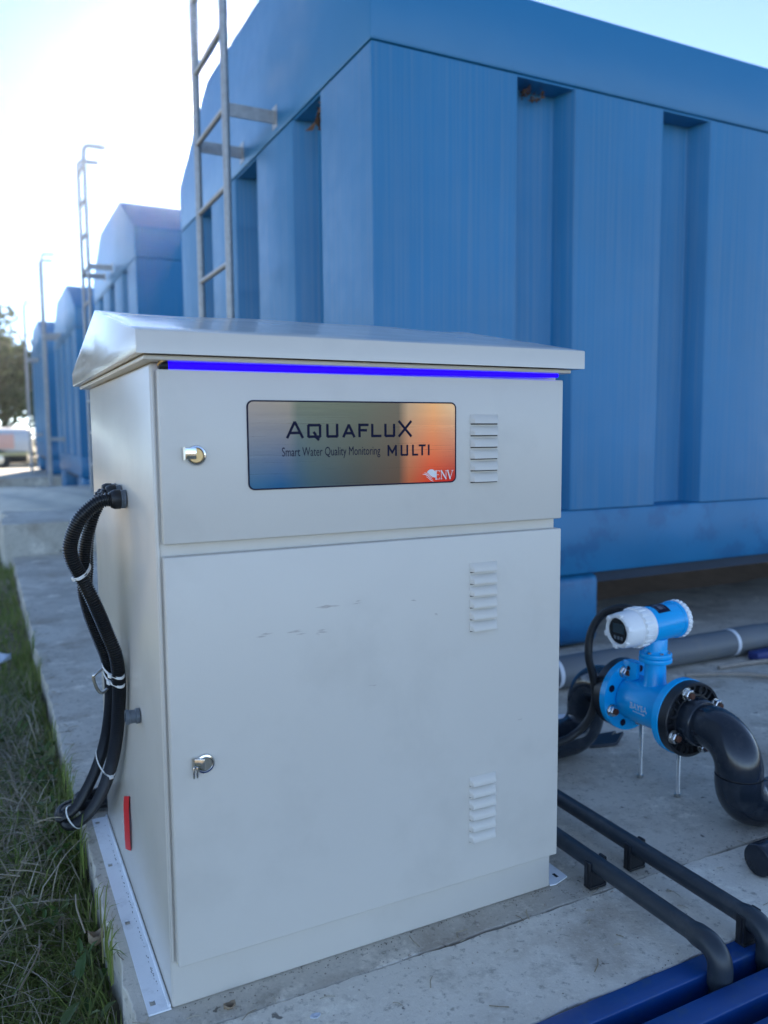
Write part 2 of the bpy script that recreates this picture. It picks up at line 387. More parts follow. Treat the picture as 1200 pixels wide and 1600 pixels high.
SX, SY0, SJ, SY1 = -.053, -.25, -.037, 5.1
def slab_poly(name, x0, x1, y0, y1, z0, z1, m, jag_y0=0, jag_y1=0, jag_x0=0, step=.025, chamfer=.0018):
    """slab with an irregular crumbled rim"""
    rng = random.Random(hash(name) % 1000 if False else len(name)*37)
    rim = []
    def edge(a, b, jag):
        L = math.dist(a, b); n = max(2, int(L/step)) if jag else 1; walk = 0
        for i in range(n):
            t = i/n; walk = (walk*.8+rng.uniform(-jag, jag)) if jag else 0; q = walk
            dx, dy = (b[0]-a[0])/L, (b[1]-a[1])/L
            rim.append((a[0]+(b[0]-a[0])*t-dy*q*(0 < i), a[1]+(b[1]-a[1])*t+dx*q*(0 < i)))
    edge((x0, y0), (x1, y0), jag_y0); edge((x1, y0), (x1, y1), 0); edge((x1, y1), (x0, y1), jag_y1); edge((x0, y1), (x0, y0), jag_x0)
    n = len(rim); c = chamfer; mb = MB()
    cx, cy = (x0+x1)/2, (y0+y1)/2
    def ins(p, d): return (p[0]+(d if p[0] < cx else -d) if abs(p[0]-x0) < .02 or abs(p[0]-x1) < .02 else p[0],
                           p[1]+(d if p[1] < cy else -d) if abs(p[1]-y0) < .02 or abs(p[1]-y1) < .02 else p[1])
    top = [ins(p, c) for p in rim]
    vs = [(p[0], p[1], z0) for p in rim]+[(p[0], p[1], z1-c) for p in rim]+[(p[0], p[1], z1) for p in top]
    fs = [(i, (i+1) % n, n+(i+1) % n, n+i) for i in range(n)]+[(n+i, n+(i+1) % n, 2*n+(i+1) % n, 2*n+i) for i in range(n)]
    fs += [tuple(range(2*n, 3*n))]
    mb.add(vs, fs); o = obj(name, mb, m, smooth=False); o['kind'] = 'structure'; return o
# the joint between the two pours reads as the crack that crosses the foreground
slab_poly('concrete_slab', SX, 9, SJ+.0006, SY1, -.5, 0, M['concrete'], jag_y0=.0016, jag_x0=.003, step=.012)
slab_poly('concrete_slab', SX, 9, SY0, SJ-.0030, -.5, 0.0004, M['concrete_front'], jag_y0=.003, jag_y1=.0016, jag_x0=.003, step=.012)
slab_poly('concrete_pad', -.10, 9, 5.12, 9.6, -.4, .235, M['concrete_pad'], jag_x0=.02)
slab_poly('concrete_pad', -.2, 9, 9.9, 14, -.4, -.03, M['concrete_pad'], jag_x0=.02)
slab_poly('concrete_pad', -.2, 9, 14.6, 19.5, -.4, .12, M['concrete_pad'], jag_x0=.02)
# pale sand heaped on the second pad
def sand_z(x, y):
    u = (x-.15)/.9; v = (y-7.6)/1.5; r = u*u+v*v
    return .215+.10*max(0, 1-r)**.7*(1+.25*math.sin(9*x+4*y)) - (.1 if r >= 1 else 0)
sheet('sand_heap', [-.9+.07*i for i in range(31)], [6.0+.1*i for i in range(33)], sand_z, M['sand'])
# bank of soil under the first tank
def soil_z(x, y): return -.02+.34*max(0, min(1, (y-1.9)/.9))**1.2+.03*math.sin(x*6+y*3)*min(1, max(0, y-1.8))+.02*math.sin(x*17+y*11)*min(1, max(0, y-1.8))
sheet('soil_bank', [1.05+.12*i for i in range(50)], [1.75+.1*i for i in range(20)], soil_z, M['soil'])

# ------------------------------------------------------------------ tanks
TX0, TX1, TY0, TY1 = .972, 7.1, 1.30, 4.02
def make_tank():
    t = thing('storage_tank', ((TX0+TX1)/2, (TY0+TY1)/2, 0), '', 'tank')
    zb, zband, zs, ze, zt, ch = .30, .555, 2.113, 2.375, 2.75, .72
    dpt = .10
    # roof cap: gable ended, chamfered front and back
    mb = MB()
    prof = [(TY0-.004, zs+.006), (TY0-.004, ze), (TY0+ch, zt), (TY1-ch, zt), (TY1+.004, ze), (TY1+.004, zs+.006)]
    mb.prism([(TX0-.004, y, z) for y, z in prof], (TX1-TX0+.008, 0, 0))
    obj('roof_cap', mb, M['tank_cap'], t, bevel=.012)
    # corrugated long wall, trapezoid grooves (outline in plan, extruded upward)
    def groove_outline(a, b, first, pitch, gw, n, slant):
        pts = [a]; x = first
        for i in range(n):
            if x+gw > b-.1: break
            pts += [x, x+gw]; x += pitch
        return pts[1:], b
    def wall(a, b, cuts, place, slant=.03):
        """place(s, d): s along the wall, d inward"""
        seq = [(a, 0)]
        for i in range(0, len(cuts), 2):
            seq += [(cuts[i], 0), (cuts[i]+slant, dpt), (cuts[i+1]-slant, dpt), (cuts[i+1], 0)]
        seq.append((b, 0)); m = MB(); vs = []; n = len(seq)
        for z in (zband+.002, zs):
            for s_, d in seq: vs.append((*place(s_, d), z))
        m.add(vs, [(i, i+1, n+i+1, n+i) for i in range(n-1)]); return m
    cf_, _ = groove_outline(TX0, TX1, 1.548, .70, .262, 9, .03)
    obj('corrugated_wall', wall(TX0, TX1, cf_, lambda s, d: (s, TY0+d)), M['tank'], t, bevel=.006, smooth=True)
    cs_ = [1.735, 2.03, 2.50, 2.84, 3.30, 3.60]
    obj('end_wall', wall(TY0, TY1, cs_, lambda s, d: (TX0+d, s)), M['tank'], t, bevel=.006, smooth=True)
    cb = wall(TX0, TX1, cf_, lambda s, d: (s, TY1-d)); obj('corrugated_wall', cb, M['tank'], t, smooth=True)
    ce = wall(TY0, TY1, cs_, lambda s, d: (TX1-d, s)); obj('end_wall', ce, M['tank'], t, smooth=True)
    # ledges that close the grooves above and below, a weld bead along the seam
    mb = MB(); mb.box(TX0+.008, TX1-.008, TY0+.008, TY1-.008, zs-.001, zs+.007); obj('seam_plate', mb, M['tank_cap'], t)
    mb = MB(); mb.box(TX0-.001, TX1+.001, TY0-.001, TY1+.001, zb, zband); obj('bottom_band', mb, M['tank_band'], t, bevel=.01)
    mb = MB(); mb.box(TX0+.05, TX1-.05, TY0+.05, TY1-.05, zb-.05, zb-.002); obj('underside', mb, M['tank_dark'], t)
    for (x, y) in ((TX0+.01, TY0+.012), (TX1-1.0, TY0+.012), (TX0+.01, TY1-.6), (TX1-1.0, TY1-.6)):
        m = MB(); m.box(x, x+1.0, y, y+.55, .01, zb-.003); obj('foot', m, M['tank_band'], t, bevel=.035, seg=3)
    return t
tank = make_tank()
tag(tank, 'largest nearest blue corrugated steel tank directly behind the grey cabinet')
# brown clumps lodged under the cap of the first tank
def clump(c, r, sx, seed, t):
    rng = random.Random(seed); m = MB()
    for i in range(26):
        d = Vector((rng.uniform(-1, 1)*sx, rng.uniform(-1, 1), rng.uniform(-1, .6)))*r
        q = rng.uniform(.3, .6)*r; p0 = Vector(c)+d
        e = Vector((rng.gauss(0, 1), rng.gauss(0, 1), rng.gauss(0, .6))).normalized(); f = e.orthogonal().normalized()
        m.add([p0-e*q, p0+f*q*.5, p0+e*q, p0-f*q*.4+e.cross(f)*q*.5], [(0, 1, 2), (0, 2, 3), (0, 3, 1), (1, 3, 2)])
    return obj('debris_clump', m, M['debris'], t, smooth=False)
clump((1.012, 1.785, 2.058), .06, .7, 3, tank)
clump((1.66, 1.365, 2.092), .024, 2.0, 5, tank)

TANKS = [tank]
for (x, y, z, sy, sz, lab) in ((1.03, 5.98, .235, 1.0, 1.0, 'second blue tank in the row, seen left of the nearest big ladder'),
                               (.99, 10.4, -.03, 1.25, 1.10, 'third blue tank in the row, small and blurred above the cabinet roof corner'),
                               (.90, 15.3, .12, 1.25, 1.09, 'farthest blurred blue tank at the far left end of the row')):
    c = copy_tree(tank); c.scale = (1, sy, sz)
    for ch in list(c.children):
        if ch.name.startswith('debris_clump'): bpy.data.objects.remove(ch)
    c.location = (x+(TX1-TX0)/2, y+sy*(TY1-TY0)/2, z); c['label'] = lab; TANKS.append(c)
for c in TANKS: c['group'] = 'blue storage tanks in a row'

# ------------------------------------------------------------------ ladders
LX, LYA, LYB = .755, 2.225, 2.70
def make_ladder():
    t = thing('access_ladder', (LX, (LYA+LYB)/2, 0), '', 'ladder')
    for y in (LYA, LYB):
        p = [(LX, y, .0), (LX, y, 1.6), (LX, y, 3.22)] + arc((LX+.06, y, 3.22), (-1, 0, 0), (0, 0, 1), .06, 6) + [(LX+.19, y, 3.28)]
        m = MB(); m.tube(p, .0165, 14); obj('rail', m, M['ladder'], t)
    for k in range(10):
        z = .33+.311*k
        m = MB(); m.tube([(LX, LYA+.012, z), (LX, LYB-.012, z)], .0125, 12); obj('rung', m, M['ladder'], t)
    for y in (LYA, LYB):
        for z in (2.19, .75):
            m = MB(); m.box(LX+.005, TX0-.001, y-.004, y+.004, z-.026, z+.026)
            m.box(TX0-.006, TX0-.001, y-.03, y+.03, z-.045, z+.045); obj('standoff_bracket', m, M['ladder'], t)
        m = MB(); m.box(LX-.04, LX+.04, y-.04, y+.04, .001, .009); obj('base_plate', m, M['ladder'], t)
    return t
lad = make_ladder()
tag(lad, 'tall galvanised ladder standing off the end of the nearest big tank')
LADS = [lad]
for (x, y, z, sz, lab) in ((.79, 7.35, .235, 1.02, 'ladder with hooked rail tops against bright sky on the second tank'),
                           (.76, 12.7, -.03, 1.12, 'blurred ladder with hooked top in front of the third tank'),
                           (.68, 16.5, .12, 1.03, 'farthest blurred ladder at the left edge beside the trees')):
    c = copy_tree(lad); c.scale = (1, 1, sz); c.location = (x, y, z); c['label'] = lab; LADS.append(c)
for c in LADS: c['group'] = 'galvanised ladders on the tank ends'

# ------------------------------------------------------------------ far left: vehicle and trees
def vehicle():
    b = (-1.2, 24.6, .25-.35); t = thing('parked_trailer', (-1.2, 24.6, -.1), 'low rounded white and salmon trailer parked before the trees, at far left edge', 'trailer')
    prof = [(-.9, .42), (-.95, .75), (-.85, .98), (-.5, 1.12), (.5, 1.12), (.85, .98), (.95, .75), (.9, .42)]
    m = MB(); m.prism([(-3.4, 24.6+y, z) for y, z in prof], (4.45, 0, 0)); obj('body', m, M['vehicle_white'], t, bevel=.06, seg=3)
    m = MB(); m.box(-.9, .62, 23.643, 23.66, .52, .93); obj('side_panel', m, M['vehicle_pink'], t, bevel=.01)
    m = MB(); m.box(-3.38, 1.03, 23.66, 23.72, .33, .41); obj('skirt_strip', m, M['vehicle_yellow'], t)
    m = MB(); m.box(-3.3, .95, 23.8, 25.4, .12, .40); obj('chassis', m, M['black'], t, bevel=.02)
    for x in (-2.6, .2):
        for y in (23.78, 25.42):
            m = MB(); m.lathe((x, y-.1, .22), (0, 1, 0), [(.15, 0), (.29, .01), (.32, .05), (.32, .15), (.29, .19), (.15, .2)], 24); w_ = obj('wheel', m, M['rubber'], t)
            m = MB(); m.lathe((x, y-.108, .22), (0, 1, 0), [(.05, 0), (.14, .006), (.15, .02)], 20); obj('rim', m, M['steel'], w_)
    m = MB(); m.tube([(-3.3, 24.6, .3), (-4.4, 24.6, .28)], .05, 10); obj('drawbar', m, M['black'], t)
vehicle()

def tree(loc, h, spread, seed, label):
    rng = random.Random(seed); t = thing('broadleaf_tree', loc, label, 'tree', 'trees in the far hedge line')
    L = Vector(loc); m = MB(); top = L+Vector((rng.uniform(-.3, .3), rng.uniform(-.3, .3), h*.55))
    path = catmull([L-Vector((0, 0, .2)), L+Vector((.05, 0, h*.25)), top], 5)
    m.tube(path, .2, 9, rr=[h*.035*(1-.6*i/(len(path)-1)) for i in range(len(path))])
    cl = []
    for k in range(9):
        a = k*2.4; q = spread*rng.uniform(.35, .95); e = L+Vector((math.cos(a)*q, math.sin(a)*q, h*rng.uniform(.38, .92)))
        s = path[rng.randrange(3, len(path))]; pp = catmull([s, s.lerp(e, .5)+Vector((0, 0, -.1*h*rng.random())), e], 4)
        m.tube(pp, .05, 6, rr=[h*.014*(1-.8*i/(len(pp)-1)) for i in range(len(pp))]); cl.append(e)
    obj('trunk', m, M['bark'], t)
    m = MB()
    for e in cl+[top+Vector((0, 0, h*.28)), top]:
        for j in range(11):
            c = e+Vector((rng.gauss(0, 1)*spread*.25, rng.gauss(0, 1)*spread*.25, rng.gauss(0, 1)*h*.07)); rad = rng.uniform(.25, .5)*spread*.5
            for i in range(48):
                d = Vector((rng.gauss(0, 1), rng.gauss(0, 1), rng.gauss(0, .7))).normalized()*rad*rng.uniform(.4, 1)
                p0 = c+d; e1 = Vector((rng.gauss(0, 1), rng.gauss(0, 1), rng.gauss(0, 1))).normalized(); e2 = e1.orthogonal().normalized(); s = rng.uniform(.06, .12)*h*.28
                m.add([p0-e1*s, p0+e2*s*.5, p0+e1*s, p0-e2*s*.5], [(0, 1, 2, 3)])
    me = m.mesh('crown', M['tree_leaf'], loc, recalc=False, smooth=False); o = bpy.data.objects.new('crown', me); COL.objects.link(o); o.parent = t
for i, (x, y, h, s, lab) in enumerate((
        (.6, 33, 5.6, 2.3, 'dark leafy tree rising behind the white trailer at the far left edge'),
        (-3.2, 35, 6.2, 2.6, 'tall tree of the hedge line next left of the one behind the trailer'),
        (-7.5, 33, 5.4, 2.4, 'rounded tree of the hedge line in the middle of its left half'),
        (-12, 36, 6.4, 2.9, 'broad tree at the left end of the far hedge line'),
        (3.4, 37, 5.2, 2.4, 'small tree at the right end of the hedge line behind the last tank'))):
    tree((x, y, -.1), h, s, 11+i, lab)
bm_ = MB(); rng = random.Random(5)
for i in range(7000):
    p0 = Vector((rng.uniform(-16, 6), rng.uniform(28.5, 31), rng.uniform(-.1, 3.2)*rng.random()**.25))
    e1 = Vector((rng.gauss(0, 1), rng.gauss(0, 1), rng.gauss(0, 1))).normalized(); e2 = e1.orthogonal().normalized(); s = rng.uniform(.06, .14)
    bm_.add([p0-e1*s, p0+e2*s*.5, p0+e1*s, p0-e2*s*.5], [(0, 1, 2, 3)])
me = bm_.mesh('undergrowth', M['tree_leaf'], recalc=False, smooth=False); o = bpy.data.objects.new('undergrowth', me); COL.objects.link(o)
tag(o, 'low scrub growing under the far trees', 'scrub', kind='stuff')

# ------------------------------------------------------------------ the cabinet
W, D = .709, .701
cab = thing('monitoring_cabinet', (W/2, D/2, 0), 'light grey steel cabinet with pitched roof and glowing violet strip under the eaves', 'cabinet')
m = MB(); m.box(.001, W-.001, .020, D, .0005, .957); obj('body', m, M['paint_side'], cab, bevel=.004, seg=3)
ud = obj('upper_door', MB().box(.0085, .7075, 0, .0175, .704, .9478), M['paint'], cab, bevel=.0024, seg=3)
ld = obj('lower_door', MB().box(.0085, .7075, 0, .0175, .0748, .6860), M['paint'], cab, bevel=.0024, seg=3)
m = MB(); m.box(.0025, .0066, .0168, .0215, .075, .946); obj('door_seal', m, M['paint_side'], cab, bevel=.0012)
# roof: hollow hood with a pitched top, deep lip all round
rx0, rx1, ry0, ry1, zl0, zl1, rpk, zpk = -.0245, .7305, -.0295, .780, .9655, .9965, .365, 1.0745
m = MB()
NS = 22
def ridge_warp(x, y): return .0016*math.sin(9*x+1)*math.sin(12*y)+.001*math.sin(23*x+2)
prof = [(ry0, zl0), (ry0, zl1)]+[(ry0+(rpk-ry0)*k/6, zl1+(zpk-zl1)*k/6) for k in range(1, 6)]+[(rpk, zpk)]+[(rpk+(ry1-rpk)*k/6, zpk+(zl1-zpk)*k/6) for k in range(1, 6)]+[(ry1, zl1), (ry1, zl0)]
vs = []; n = len(prof)
for i in range(NS+1):
    x = rx0+(rx1-rx0)*i/NS
    for k, (y, z) in enumerate(prof): vs.append((x, y, z+(ridge_warp(x, y) if 1 < k < n-2 and 0 < i < NS else 0)))
fs = [(i*n+k, i*n+k+1, (i+1)*n+k+1, (i+1)*n+k) for i in range(NS) for k in range(n-1)]
fs += [tuple(range(n)), tuple(range(NS*n, NS*n+n))]
# underside return
b0 = len(vs); ins = .018
vs += [(rx0+ins, ry0+ins, zl0+.001), (rx1-ins, ry0+ins, zl0+.001), (rx1-ins, ry1-ins, zl0+.001), (rx0+ins, ry1-ins, zl0+.001)]
A_, B_, C_, D_ = 0, NS*n, NS*n+n-1, n-1
fs += [(A_, B_, b0+1, b0), (B_, C_, b0+2, b0+1), (C_, D_, b0+3, b0+2), (D_, A_, b0, b0+3), (b0, b0+1, b0+2, b0+3)]
m.add(vs, fs); roof = obj('roof', m, M['paint_roof'], cab, bevel=.0022, seg=2)
m = MB(); m.box(-.012, .7135, -.0135, .762, .9585, zl0-.0003); obj('eave_flange', m, M['paint_side'], cab, bevel=.0018)
# light strip
m = MB(); m.tube([(.0235, .004, .9525), (.30, .004, .9537), (.697, .004, .9558)], .0050, 16, rr=[.0052, .0046, .0038])
led = obj('light_strip', m, M['led'], cab)
m = MB(); m.tube([(.0105, .004, .9522), (.0232, .004, .9523)], .0062, 12); obj('end_plug', m, M['black'], led)
m = MB(); m.tube(catmull([(.010, .003, .9528), (.013, -.004, .957), (.021, -.007, .9605)], 4), .0018, 8); obj('wire_tail', m, M['brass'], led)
# louvres
def louvre_mesh(w=.0555, h=.0150, d=.0086):
    m = MB(); xsx = [(-w/2, 0), (-w/2+.0045, 1), (w/2-.0045, 1), (w/2, 0)]
    pf = [(h/2, 0), (h*.22, .62), (-h*.25, .95), (-h/2, 1.0)]
    vs = [(x, -.0003-d*q*k, z) for x, k in xsx for z, q in pf]
    m.add(vs, [(i*4+j, i*4+j+1, (i+1)*4+j+1, (i+1)*4+j) for i in range(3) for j in range(3)])
    # lip thickness, the dark slot opening, and a strip of painted shade below
    t = .0012
    vs2 = [(x, -.0003-d*k, -h/2) for x, k in xsx]+[(x*.97, min(-.0002, -.0003-d*k+t), -h/2+.0003) for x, k in xsx]
    m.add(vs2, [(i, i+1, 4+i+1, 4+i) for i in range(3)])
    m.cm = 1
    m.add([(-w/2+.003, -.0003-d+t, -h/2+.0006), (w/2-.003, -.0003-d+t, -h/2+.0006), (w/2-.003, -.0002, -h/2+.0006), (-w/2+.003, -.0002, -h/2+.0006)], [(0, 1, 2, 3)])
    m.add([(-w/2+.001, -.0004, -h/2-.0019), (w/2-.001, -.0004, -h/2-.0019), (w/2-.001, -.0004, -h/2+.001), (-w/2+.001, -.0004, -h/2+.001)], [(0, 1, 2, 3)])  # black strip on the door face: the lip's shade put in as colour
    return m.mesh('louvre', [M['paint'], M['black']], (0, 0, 0), smooth=True)
lvm = louvre_mesh(); B0 = BASES[cab.name]
for door, z0, p in ((ud, .8800, .0194), (ld, .6308, .0203), (ld, .2555, .0203)):
    for k in range(6):
        o = bpy.data.objects.new('louvre', lvm); COL.objects.link(o); o.parent = door; o.location = Vector((.5415, 0, z0-p*k))-B0
# locks
def lock(x, z, door, ang, warm):
    m = MB(); m.lathe((x, -.0002, z), (0, -1, 0), [(.0146, 0), (.0146, .003), (.0135, .0046), (.0112, .0052), (.0108, .0030)], 36, close=False)
    lk = obj('lock', m, M['chrome'], door)
    m = MB(); m.lathe((x, -.0002, z), (0, -1, 0), [(.0107, 0), (.0107, .0024), (.0098, .0034)], 30); obj('lock_core', m, M['brass'] if warm else M['steel'], lk)
    # sprung flap, hinged at the left and standing a little open
    hx = x-.0165; a = R(ang); wv = Vector((math.cos(a), -math.sin(a), 0)); nv = Vector((-math.sin(a), -math.cos(a), 0))
    m = MB(); c = Vector((hx, -.0062, z+.003))+wv*.0078
    m.obox(c, wv, nv, (0, 0, 1), .0080, .0008, .0078); obj('lock_flap', m, M['chrome'], lk, bevel=.0004)
    m = MB(); m.tube([(hx-.0005, -.0055, z-.006), (hx-.0005, -.0055, z+.012)], .0022, 10); obj('hinge_pin', m, M['steel'], lk)
    return lk
lock(.0570, .8285, ud, 8, True)
lk2 = lock(.0560, .3800, ld, 26, False)
m = MB()
for dx in (0, .005): m.tube([(.0385+dx, -.009, .379), (.0378+dx, -.010, .370), (.0385+dx, -.0085, .3635)], .0016, 8)
obj('spring', m, M['chrome'], lk2)
# nameplate
def rrect(x0, x1, z0, z1, r, n=8):
    pts = []
    for cx, cz, a0 in ((x1-r, z1-r, 0), (x0+r, z1-r, 90), (x0+r, z0+r, 180), (x1-r, z0+r, 270)):
        for k in range(n+1):
            a = R(a0+90*k/n); pts.append((cx+r*math.cos(a), cz+r*math.sin(a)))
    return pts
PX0, PX1, PZ0, PZ1 = .1325, .4855, .7765, .9065
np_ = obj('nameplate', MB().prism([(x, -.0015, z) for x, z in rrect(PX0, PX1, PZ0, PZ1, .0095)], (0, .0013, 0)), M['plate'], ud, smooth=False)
def ring_plate(o_, i_, y0, y1):
    m = MB(); n = len(o_); vs = [(x, y0, z) for x, z in o_]+[(x, y0, z) for x, z in i_]+[(x, y1, z) for x, z in o_]
    m.add(vs, [(k, (k+1) % n, n+(k+1) % n, n+k) for k in range(n)]+[(k, (k+1) % n, 2*n+(k+1) % n, 2*n+k) for k in range(n)]); return m
obj('plate_border', ring_plate(rrect(PX0-.0003, PX1+.0003, PZ0-.0003, PZ1+.0003, .0098), rrect(PX0+.0018, PX1-.0018, PZ0+.0018, PZ1-.0018, .0078), -.0018, -.0002), M['ink'], np_, smooth=False)

# lettering: stroke glyphs, unit height, (width, strokes)
G = {'A': (1.0, [[(.04, 0), (.47, .96), (.53, .96), (.96, 0)], [(.2, .28), (.8, .28)]]),
     'Q': (.86, [[(.0, .06), (.0, .94), (.06, 1), (.80, 1), (.86, .94), (.86, .06), (.80, 0), (.06, 0), (.0, .06)], [(.42, .34), (.50, .2), (.56, -.05), (.72, -.24)]]),
     'U': (.80, [[(.0, 1), (.0, .06), (.06, 0), (.74, 0), (.80, .06), (.80, 1)]]),
     'F': (.70, [[(.0, 0), (.0, 1), (.70, 1)], [(.0, .52), (.56, .52)]]),
     'L': (.66, [[(.0, 1), (.0, 0), (.66, 0)]]),
     'X': (.86, [[(.0, 1), (.86, 0)], [(.86, 1), (.0, 0)]]),
     'M': (.90, [[(.0, 0), (.0, 1), (.45, .28), (.90, 1), (.90, 0)]]),
     'T': (.76, [[(.0, 1), (.76, 1)], [(.38, 1), (.38, 0)]]),
     'I': (.0, [[(.0, 0), (.0, 1)]])}
lay = [0.0]
def stroke(m, pts, t, y):
    for a, b in zip(pts, pts[1:]):
        d = Vector((b[0]-a[0], 0, b[1]-a[1])); L = d.length
        if L < 1e-9: continue
        d /= L; nrm = Vector((-d.z, 0, d.x)); lay[0] += 2e-6
        c = Vector(((a[0]+b[0])/2, y-lay[0], (a[1]+b[1])/2)); hl = L/2+t*.42
        m.add([c-d*hl-nrm*t/2, c+d*hl-nrm*t/2, c+d*hl+nrm*t/2, c-d*hl+nrm*t/2], [(0, 1, 2, 3)])
def glyph(m, ch, x0, x1, z0, h, t, y):
    w_, sts = G[ch]; sx = (x1-x0-t)/w_ if w_ else 0; sz = h-t
    lay[0] = 0
    for s_ in sts: stroke(m, [(x0+t/2+px*sx, z0+t/2+pz*sz) for px, pz in s_], t, y)
YL = -.00172
def zx(v): return .1905+(v-97)/(890-97)*(.4025-.1905)
m = MB()
for ch, a, b, h, zb in (('A', 97, 207, .0262, .8508), ('Q', 225, 310, .0212, .8512), ('U', 340, 415, .0212, .8514), ('A', 437, 523, .0212, .8512), ('F', 540, 607, .0212, .8514),
                    ('L', 622, 690, .0212, .8514), ('U', 708, 780, .0212, .8514), ('X', 800, 892, .0264, .8512)):
    glyph(m, ch, zx(a), zx(b), zb, h, .0040, YL)
obj('lettering', m, M['ink'], np_, smooth=False)
m = MB()
for ch, a, b in (('M', 728, 790), ('U', 815, 866), ('L', 893, 935), ('T', 937, 987), ('I', 1002, 1013)):
    glyph(m, ch, zx(a), zx(b), .8214, .0178, .0031, YL)
obj('lettering', m, M['ink'], np_, smooth=False)
def font_mesh(txt):
    cu_ = bpy.data.curves.new('text', 'FONT'); cu_.body = txt; cu_.size = 1; cu_.resolution_u = 3
    o = bpy.data.objects.new('text', cu_); COL.objects.link(o)
    dg = bpy.context.evaluated_depsgraph_get(); me = o.evaluated_get(dg).to_mesh()
    V = [v.co.copy() for v in me.vertices]; F = [tuple(p.vertices) for p in me.polygons]
    o.evaluated_get(dg).to_mesh_clear(); bpy.data.objects.remove(o); bpy.data.curves.remove(cu_)
    return V, F
def text_flat(txt, x0, x1, z0, cap, y):
    V, F = font_mesh(txt); ax = min(v.x for v in V); bx = max(v.x for v in V); hh = .729
    m = MB(); m.add([(x0+(v.x-ax)/(bx-ax)*(x1-x0), y, z0+v.y/hh*cap) for v in V], F); return m
obj('lettering', text_flat('Smart Water Quality Monitoring', zx(74), zx(680), .8245, .0140, YL), M['ink'], np_, smooth=False)
# white emblem: disc cut by waves, then ENV in serif capitals
m = MB()
def wave_band(m, cx, cz, lo, hi, x0, x1, y, n=18):
    vs = []
    for k in range(n+1):
        x = x0+(x1-x0)*k/n; vs += [(x, y, lo(x)), (x, y, max(lo(x), hi(x)))]
    m.add(vs, [(2*k, 2*k+2, 2*k+3, 2*k+1) for k in range(n)])
ecx, ecz, er = .4385, .7895, .0092
dsk = lambda x: math.sqrt(max(0, er*er-(x-ecx)**2))
s1 = lambda x: ecz+.0005-.0050*math.tanh((x-ecx+.003)/.0055)
wave_band(m, ecx, ecz, lambda x: max(s1(x), ecz-dsk(x)), lambda x: ecz+dsk(x), ecx-er, ecx+er, YL)
for off, a, b, th in ((-.0013, -.0135, .003, .0013), (-.0040, -.0165, .0035, .0016), (-.0066, -.010, .0048, .0012)):
    wave_band(m, ecx, ecz, lambda x, o=off: s1(x)+o-.0007+.0006*math.sin((x-ecx)*300), lambda x, o=off, t=th, a=a, b=b: s1(x)+o-.0007+.0006*math.sin((x-ecx)*300)+t*max(0, math.sin(math.pi*(x-ecx-a)/(b-a)))**.6, ecx+a, ecx+b, YL)
obj('emblem', m, M['white_print'], np_, smooth=False)
m = MB(); ez, eh = .7825, .0135
def sbar(pts, t):
    stroke(m, pts, t, YL-.00004)
lay[0] = 0
x = .4475
sbar([(x, ez), (x, ez+eh)], .0021)
for z_, L_ in ((ez, .0068), (ez+eh*.52, .0050), (ez+eh, .0064)): sbar([(x-.0012, z_), (x+L_, z_)], .0008)
for z_, q in ((ez, .0020), (ez+eh, -.0020)): sbar([(x+.0068, z_), (x+.0070, z_+q)], .0008)
x = .4575
sbar([(x, ez), (x, ez+eh)], .0009); sbar([(x, ez+eh), (x+.0088, ez)], .0021); sbar([(x+.0088, ez), (x+.0088, ez+eh)], .0009)
for a, b in ((-.0015, .0016),): sbar([(x+a, ez), (x+b, ez)], .0007); sbar([(x+a, ez+eh), (x+.001, ez+eh)], .0007); sbar([(x+.0072, ez+eh), (x+.0104, ez+eh)], .0007)
x = .4695
sbar([(x, ez+eh), (x+.0046, ez)], .0021); sbar([(x+.0046, ez), (x+.0094, ez+eh)], .0009)
sbar([(x-.0015, ez+eh), (x+.0018, ez+eh)], .0007); sbar([(x+.0075, ez+eh), (x+.0108, ez+eh)], .0007)
obj('lettering', m, M['white_print'], np_, smooth=False)

# scuffs on the lower door: thin scraped marks
M['scuff'] = mat('scuff_mark', (.50, .44, .39), .6, var=.3, vscale=300)
m = MB(); rng = random.Random(3)
for (x, z, L_, n_) in ((.258, .592, .030, 5), (.300, .594, .02, 2), (.405, .588, .012, 2), (.446, .556, .014, 2), (.150, .557, .022, 4), (.20, .556, .03, 4), (.245, .553, .022, 5), (.33, .455, .02, 2), (.62, .05+.3, .01, 2)):
    for k in range(n_):
        a = x+rng.uniform(-.4, .4)*L_; q = rng.uniform(.2, .5)*L_; zz = z+rng.gauss(0, .002); t_ = rng.uniform(.0004, .0012); yy = -.00025-rng.random()*.0001
        m.add([(a-q, yy, zz), (a, yy, zz-t_), (a+q, yy, zz+rng.gauss(0, .001)), (a, yy, zz+t_)], [(0, 1, 2, 3)])
obj('scuff_mark', m, M['scuff'], ld, smooth=False)

# mounting flange: strips with rectangular holes, welded along a hem
def holed_strip(m, x0, x1, y0, y1, z0, z1, holes, hw, hl):
    """strip along y with holes centred (x, y)"""
    ysx = [y0]
    for hx, hy in sorted(holes, key=lambda p: p[1]): ysx += [hy-hl/2, hy+hl/2]
    ysx.append(y1)
    for i in range(len(ysx)-1):
        a, b = ysx[i], ysx[i+1]
        if i % 2 == 0: m.box(x0, x1, a, b, z0, z1)
        else:
            hx = sorted(holes, key=lambda p: p[1])[i//2][0]
            m.box(x0, hx-hw/2, a, b, z0, z1); m.box(hx+hw/2, x1, a, b, z0, z1)
m = MB(); holed_strip(m, -.0335, -.0002, .0190, .7, .0009, .0036, [(-.0235, .043), (-.0245, .268), (-.0240, .481), (-.0240, .690-.012)], .0085, .0125)
fl = obj('mounting_flange', m, M['galv_white'], cab)
obj('hem', MB().box(-.0045, -.0004, .021, .699, .0037, .0085), M['galv_white'], fl, bevel=.001)
m = MB(); rng = random.Random(8)
